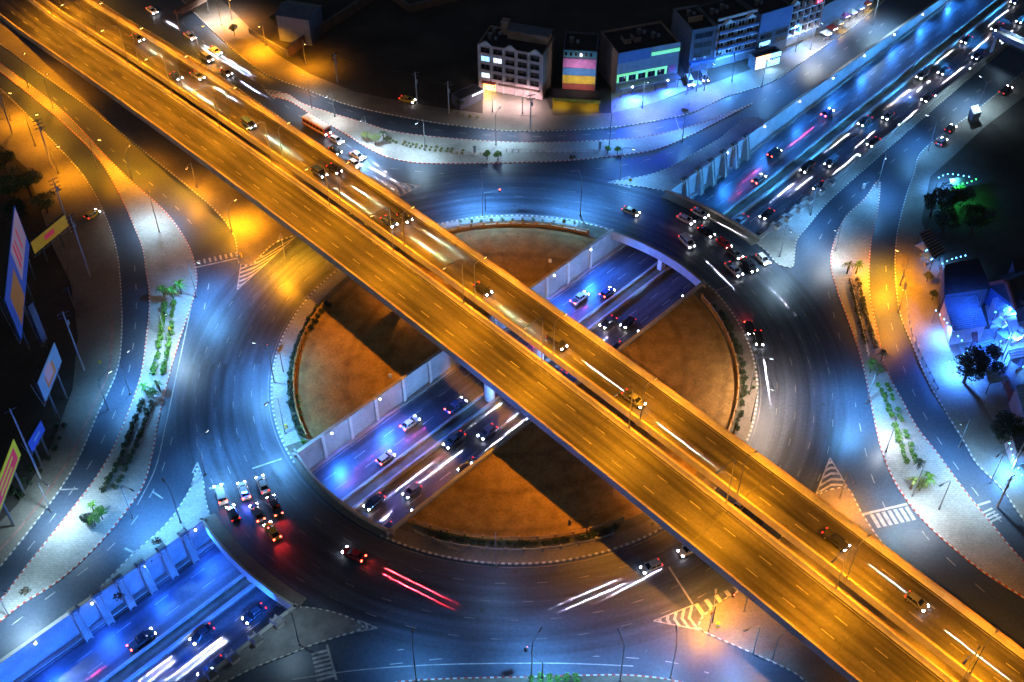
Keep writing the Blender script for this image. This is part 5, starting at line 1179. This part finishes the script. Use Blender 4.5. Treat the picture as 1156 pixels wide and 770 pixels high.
for s in (-1, 1): q.hexa([(s * 5.3, -1.0, 4.6), (s * 4.3, -1.0, 4.6), (s * 4.3, -.45, 4.6), (s * 5.3, -.45, 4.6)], [(s * .5, -1.0, 9.6), (s * -.05, -1.0, 9.0), (s * -.05, -.45, 9.0), (s * .5, -.45, 9.6)])
q.build('gable_frame', M['brick'], ga)
roofed('shop', 'blue sheet roofed shop at the far right edge beside the lit courtyard', ((1146, 436), (1180, 428), (1192, 470), (1158, 478)), 5, 'lblue', 'bwhite', 'shop', 10)
roofed('shop', 'small grey sheet roofed shop by the lone tree at the right edge', ((1140, 486), (1165, 480), (1172, 505), (1148, 512)), 4, 'roofb', 'bwhite', 'shop', 8)
roofed('shop', 'blue lit shop unit between the gabled house and the courtyard', ((1120, 338), (1136, 333), (1142, 350), (1127, 354)), 3.6, 'lblue', 'bwhite', 'shop', 5)
# coloured light strings and lit stalls
M['lg'] = emit('green_light', (.05, 1.0, .15), 9); M['lb'] = emit('blue_light', (.1, .45, 1.0), 12); M['lp'] = emit('violet_light', (.45, .35, 1.0), 9); M['lw'] = emit('white_light', (.85, .92, 1.0), 12)
def garland(name, label, pts, z, m, cat, col, power, n=9):
    w0 = px(*pts, z=z); root = thing(name, label, cat, w0[0]); off = root.location; s_ = smooth(w0, 1.2) if len(w0) > 2 else [w0[0].lerp(w0[1], i / n) for i in range(n + 1)]
    MB().path([p - off for p in s_], .025, 4).build('cable', M['dsteel'], root)
    q = MB().tube((0, 0, -z), (0, 0, .1), .07, .05, 6); q.build('pole', M['dsteel'], root)
    q = MB(); 
    for p in s_: q.sphere(p - off + Vector((0, 0, -.12)), .17, 6)
    q.build('bulbs', M[m], root)
    mid = s_[len(s_) // 2] - off; spot(root, mid + Vector((0, 0, -.4)), col, power, 170, target=mid + Vector((0, 0, -5)))
garland('light_string', 'green bulbs strung over the dark grove on the right', ((1074, 214), (1082, 208), (1092, 206), (1102, 202)), 5, 'lg', 'lights', (.05, 1, .15), 2600)
garland('light_string', 'blue bulbs strung before the dark grove on the right', ((1060, 200), (1070, 196), (1082, 197), (1094, 199)), 5, 'lb', 'lights', (.08, .35, 1), 18000)
garland('light_string', 'blue bulbs along the edge of the dark hall by the pergola', ((1064, 297), (1075, 292), (1090, 288)), 4.6, 'lb', 'lights', (.1, .4, 1), 3600)
garland('light_string', 'blue white bulbs over the courtyard at the right edge, upper line', ((1124, 352), (1134, 350), (1146, 346), (1158, 344)), 5, 'lb', 'lights', (.04, .18, 1), 12150)
garland('light_string', 'blue white bulbs over the courtyard at the right edge, lower line', ((1130, 385), (1140, 383), (1150, 380), (1162, 376)), 5, 'lb', 'lights', (.04, .18, 1), 12150)
garland('light_string', 'blue bulbs along the lower right forecourt beside the lone tree', ((1140, 500), (1146, 520), (1154, 536)), 4, 'lb', 'lights', (.1, .4, 1), 10500)
garland('light_string', 'blue bulbs by the annexe corner over the right forecourt', ((1057, 350), (1066, 360), (1086, 384)), 4, 'lb', 'lights', (.07, .3, 1), 21000)
garland('light_string', 'blue bulbs over the forecourt above the round trees', ((1092, 396), (1084, 402), (1072, 408)), 5, 'lb', 'lights', (.05, .22, 1), 24000)
for i, (x, y, cm, lm, lab) in enumerate(((931, 44, 'white', 'lw', 'white market stall, lowest of the row at the top right'), (938, 38, 'red', 'lw', 'red canopied market stall next above the lowest white one'), (945, 32, 'white', 'litora', 'orange lit market stall in the middle of the lower row'), (952, 24, 'pink', 'lp', 'pink canopied market stall at the start of the upper row'), (960, 20, 'white', 'lp', 'violet lit white market stall in the upper row'), (968, 15, 'lblue', 'lp', 'pale blue market stall in the upper row'), (976, 10, 'red', 'litora', 'red canopied market stall near the teal lit tree'), (1040, 286, 'white', 'lb', 'white canopied stall beside the slatted pergola'), (1046, 296, 'lblue', 'lb', 'pale blue stall below the slatted pergola'), (1126, 372, 'white', 'lb', 'white market stall at the left of the blue lit courtyard'), (1132, 384, 'lblue', 'lb', 'pale blue market stall in the middle of the blue lit courtyard'), (1142, 386, 'white', 'lw', 'brightly lit market stall between the two white courtyard canopies'), (1148, 416, 'lblue', 'lb', 'pale blue market stall below the lower courtyard canopy'))):
    p = P(x, y, .15); st = thing('market_stall', lab, 'stall', p, R(35), 'market stalls')
    q = MB(); q.hexa([(-1.5, -1.3, 2.2), (1.5, -1.3, 2.2), (1.5, 1.3, 2.2), (-1.5, 1.3, 2.2)], [(-.15, -.15, 3.0), (.15, -.15, 3.0), (.15, .15, 3.0), (-.15, .15, 3.0)]); q.build('canopy', M[cm], st)
    for a in (-1, 1):
        for b in (-1, 1): MB().tube((a * 1.35, b * 1.15, -.05), (a * 1.35, b * 1.15, 2.2), .05, .05, 6).build('post', M['steel'], st)
    MB().box(-1.2, 1.2, -.9, -.4, 0, .9).build('counter', M['bside'], st); MB().box(-.9, .9, -1.42, -1.33, 2.0, 2.2).build('light_bar', M[lm], st)
    spot(st, (0, -1.5, 2.1), (.08, .3, 1) if lm in ('lb', 'lw') else (.7, .75, 1) if lm != 'litora' else 'g', 700, 150, target=(0, -3, 0))

# ------------------------------------------------------------------ billboards, poles, footbridge
M['adblue'] = emit('billboard_blue_print', (.03, .10, .55), 0.30, (.05, .1, .5)); M['adpink'] = emit('billboard_pale_print', (.55, .42, .6), 0.19, (.5, .4, .5)); M['adbrown'] = emit('billboard_brown_print', (.45, .22, .08), 0.22, (.4, .2, .1)); M['adsky'] = emit('billboard_sky_print', (.10, .28, .62), 0.25, (.2, .4, .6)); M['adgreen'] = emit('billboard_lime_print', (.45, .55, .02), 0.33, (.5, .6, .05)); M['adred'] = emit('billboard_red_print', (.65, .04, .10), 0.33, (.6, .05, .1)); M['adyel'] = emit('yellow_sign_print', (.5, .28, .02), .22, (.6, .4, .04))  # weak glow put into the prints for the light on the boards
def billboard(label, pa, pb, z0, z1, base, deco, legs=2, m='dsteel', name='billboard'):
    """board from pa to pb (pixels of its top corners at height z1); deco: (u0,u1,v0,v1,material)"""
    a, b = P(*pa, z1), P(*pb, z1); W = (b - a).length; root = thing(name, label, 'billboard', (a.x, a.y, .05), math.atan2(b.y - a.y, b.x - a.x))
    MB().box(0, W, .003, .5, z0, z1).build('panel_frame', M[m], root)
    MB().box(.1, W - .1, -.12, 0, z0 + .1, z1 - .1).build('printed_face', M[base], root)
    for k, (u0, u1, v0, v1, mm) in enumerate(deco): MB().box(W * u0, W * u1, -.15 - .01 * k, -.123, z0 + (z1 - z0) * v0, z0 + (z1 - z0) * v1).build('print', M[mm], root)
    for i in range(legs):
        x = W * (i + .5) / legs; MB().tube((x, .3, -.1), (x, .3, z0 + .5), .26, .22, 8).build('leg', M['steel'], root)
    q = MB()
    for i in range(int(W / 1.5) + 1):
        x = min(W, i * 1.5); q.tube((x, .5, z0 - 1.2), (x, 1.5, z1 - .5), .06, .06, 5); q.tube((x, .5, z0 - 1.2), (min(W, x + 1.5), .5, z0), .06, .06, 5)
    q.tube((0, .5, z0 - 1.2), (W, .5, z0 - 1.2), .08, .08, 5); q.build('lattice', M['steel'], root)
    return root
billboard('huge blue billboard with a brown figure and a pale upper part at the left edge', (5, 338), (16, 232), 7, 18.5, 'adblue', ((.12, .42, .05, .75, 'adbrown'), (.5, .98, .25, .97, 'adpink'), (.58, .62, .35, .9, 'adred'), (.66, .69, .35, .85, 'adred'), (.78, .81, .4, .85, 'adred')), 4)
billboard('sky blue photo billboard on two legs beside the left frontage road', (42, 432), (61, 386), 8, 13.6, 'adsky', ((.25, .7, .15, .7, 'adbrown'), (.3, .6, .3, .9, 'adpink')))
billboard('small plain blue billboard above the left pavement', (31, 500), (46, 474), 6, 9, 'adblue', ((.3, .7, .4, .6, 'adsky'),))
billboard('lime green and red billboard at the lower left edge', (-12, 566), (15, 495), 7.5, 12.2, 'adgreen', ((.12, .9, .15, .8, 'adred'), (.25, .8, .55, .66, 'adgreen'), (.25, .7, .3, .4, 'adgreen')))
billboard('yellow signboard with a red emblem beside the power poles at the left', (34, 274), (73, 242), 4.5, 8, 'adyel', ((.35, .62, .35, .72, 'adred'),))
billboard('blank grey billboard seen edge-on between the big and photo billboards', (31, 346), (37, 340), 2, 13, 'bgrey', (), 1)
def upole(base, h, label, arms=2, m='conc', top=None):
    p = P(*base, .1); root = thing('utility_pole', label, 'utility pole', p, R(random.uniform(20, 60)), 'utility poles')
    MB().tube((0, 0, -.1), (0, 0, h), .22, .14, 8).build('pole', M[m], root)
    for i in range(arms): MB().box(-1.2, 1.2, -.07, .07, h - .5 - i * 1.1, h - .36 - i * 1.1).build('crossarm', M['dsteel'], root)
    if arms > 1: MB().tube((.35, 0, h - 3.6), (.35, 0, h - 2.5), .24, .24, 8).build('transformer', M['steel'], root)
    return p + Vector((0, 0, h - .3))
tp = [upole((102, 312), 18, 'tall concrete power pole with crossarms at the edge of the left pavement, upper one', 4), upole((95, 418), 17, 'tall concrete power pole with crossarms beside the dark left yard', 2), upole((46, 540), 20, 'tall bare pole rising before the small blue billboard', 1), upole((88, 358), 9, 'short wooden pole between the two tall power poles', 1, 'bark'), upole((80, 262), 16, 'concrete power pole beside the yellow signboard', 4), upole((60, 190), 15, 'concrete power pole under the upper left sodium lamp', 3), upole((14, 150), 14, 'concrete power pole at the upper left edge', 3)]
tt = [upole((381, 92), 9, 'utility pole on the dark yard, left of three along the top road', 2), upole((471, 117), 10, 'utility pole on the dark yard, middle of three along the top road', 2), upole((507, 128), 10, 'utility pole on the dark yard, right of three along the top road', 2), upole((599, 146), 11, 'utility pole before the banded building on the top kerb', 2)]
upole((775, 106), 9, 'thin utility pole on the blue lit forecourt'); upole((1126, 572), 9, 'utility pole leaning over the lower right pavement'); upole((1142, 530), 8, 'utility pole by the lower right forecourt lights')
def cable(a, b, label, sag=1.2):
    pts = [a.lerp(b, i / 14) - Vector((0, 0, sag * 4 * (i / 14) * (1 - i / 14))) for i in range(15)]
    tag(MB().path(pts, .035, 4).build('power_cable', M['black']), label, 'cable', 'power cables')
nmz = ('from the upper left edge to the next pole', 'past the upper left sodium lamp', 'beside the yellow signboard', 'over the dark left yard')
for i, (a, b) in enumerate(((tp[6], tp[5]), (tp[5], tp[4]), (tp[4], tp[0]), (tp[0], tp[1]))): cable(a, b, 'black power cable hung between poles ' + nmz[i])
for i, (a, b) in enumerate(((tt[0], tt[1]), (tt[1], tt[2]), (tt[2], tt[3]))): cable(a, b, 'black power cable over the dark yard ' + ('between its left and middle poles', 'between its middle and right poles', 'from its right pole to the banded building')[i])
fb_a, fb_b = P(1124, 36, 6), P(1215, 78, 6); fb = thing('footbridge', 'pale footbridge with railings crossing the near road at the top right', 'footbridge', (fb_a.x, fb_a.y, 0), math.atan2(fb_b.y - fb_a.y, fb_b.x - fb_a.x)); W = (fb_b - fb_a).length
MB().box(0, W, -1.6, 1.6, 5.5, 6.0).build('deck', M['white'], fb)
for s in (-1, 1):
    q = MB(); q.box(0, W, s * 1.62 - .06, s * 1.62 + .06, 5.4, 7.0); q.build('railing', M['bgrey'], fb)
for x in (1, W * .55): MB().box(x - .5, x + .5, -.8, .8, -.1, 5.497).build('pillar', M['conc'], fb)
spot(fb, (6, 0, 9), 'w', 1500, 150, target=(6, 0, 6))
ga_ = P(203, 34, 0); gb_ = P(236, 16, 0); gt = thing('sign_gantry', 'brown overhead gantry across the upper left road', 'gantry', (ga_.x, ga_.y, 0), math.atan2(gb_.y - ga_.y, gb_.x - ga_.x)); W = (gb_ - ga_).length
for x in (0, W): MB().tube((x, 0, -.1), (x, 0, 6.6), .22, .2, 8).build('post', M['steel'], gt)
MB().box(-.3, W + .3, -.9, .9, 5.6, 6.3).build('beam', M['brown'], gt); MB().box(1, W - 1, -1.05, -.903, 4.9, 6.9).build('sign_panel', M['brown'], gt)

# ------------------------------------------------------------------ small street furniture
def sign(base, label, m, h=2.4, tall=False):
    p = P(*base, .12); root = thing('traffic_sign', label, 'sign', p, R(random.uniform(-20, 20)), 'traffic signs')
    MB().tube((0, 0, -.05), (0, 0, h), .05, .05, 6).build('pole', M['steel'], root)
    if tall: MB().box(-.35, .35, -.12, .12, .5, h + .5).build('panel', M[m], root)
    else: MB().tube((0, -.06, h + .1), (0, -.02, h + .1), .42, .42, 14).build('panel', M[m], root)
sign((194, 380), 'small yellow round sign beside the left island shrubs', 'cyel'); sign((677, 170), 'tall teal panel sign at the right end of the white railing', 'lblue', 2.4, True); sign((116, 418), 'small orange sign on the left pavement by the blue road', 'cyel'); sign((711, 212), 'small orange sign on the triangular island nose', 'cyel'); sign((974, 215), 'white panel sign at the tip of the right hand wedge', 'white', 1.6, True); sign((802, 701), 'red sign on the hatched nose below the viaduct', 'red'); sign((441, 428), 'white panel sign on the left sandy yard', 'white', 1.0, True); sign((621, 298), 'white panel sign on the top sandy yard', 'white', 1.0, True); sign((735, 600), 'yellow sign at the edge of the bottom yard by the viaduct', 'cyel'); sign((536, 174), 'teal lit panel sign beside the top island hedge', 'lblue', 2.2, True)
for i, (x, y, lab) in enumerate(((272, 290, 'yellow barrel at the tip of the left hatched nose'), (810, 707, 'yellow barrel on the kerb nose of the lower right island'), (323, 483, 'yellow barrel on the left inner ring path'))):
    p = P(x, y, .15); b = thing('traffic_barrel', lab, 'barrel', p, 0, 'yellow barrels'); MB().tube((0, 0, 0), (0, 0, 1.0), .38, .3, 12).build('drum', M['cyel'], b); MB().tube((0, 0, .55), (0, 0, .75), .353, .33, 12).build('stripe', M['white'], b)
def tlight(base, label, rz):
    p = P(*base, .15); root = thing('traffic_light', label, 'traffic light', p, rz, 'traffic lights')
    q = MB(); q.tube((0, 0, -.05), (0, 0, 5.6), .12, .08, 8); q.tube((0, 0, 5.5), (3.6, 0, 5.9), .07, .05, 6); q.build('pole', M['dsteel'], root)
    MB().box(3.4, 3.8, -.2, .2, 5.3, 6.5).build('signal_head', M['black'], root); MB().sphere((3.6, -.22, 6.2), .16, 8).build('red_lens', M['brake'], root)
tlight((320, 420), 'dark traffic light on the left inner ring kerb', R(150)); tlight((804, 703), 'traffic light with a red lens by the lower right crosswalk', R(30)); tlight((612, 768), 'dark traffic light on the bottom verge', R(140)); tlight((548, 238), 'dark traffic light on the top inner ring kerb', R(10)); tlight((662, 606), 'traffic light with a red lens on the bottom inner ring edge', R(200))
for i, (x, y, lab) in enumerate(((176, 612, 'heap of brown debris on the pale triangle above the bottom left wall'), (133, 674, 'dark heap of rubbish on the rim of the bottom left underpass wall'), (27, 668, 'small dark heap on the lower left island'), (646, 178, 'small dark heap on the lower kerb of the top island'), (772, 125, 'dark heap on the forecourt kerb'))):
    p = P(x, y, .15); q = MB(); rn = random.Random(i)
    leafcloud(q, (0, 0, .2), .9, 60, .28, rn, .3); leafcloud(q, (.7, .2, .15), .6, 30, .2, rn, .3)
    tag(q.build('debris_heap', M['bark'], loc=p), lab, 'debris', 'heaps of debris')
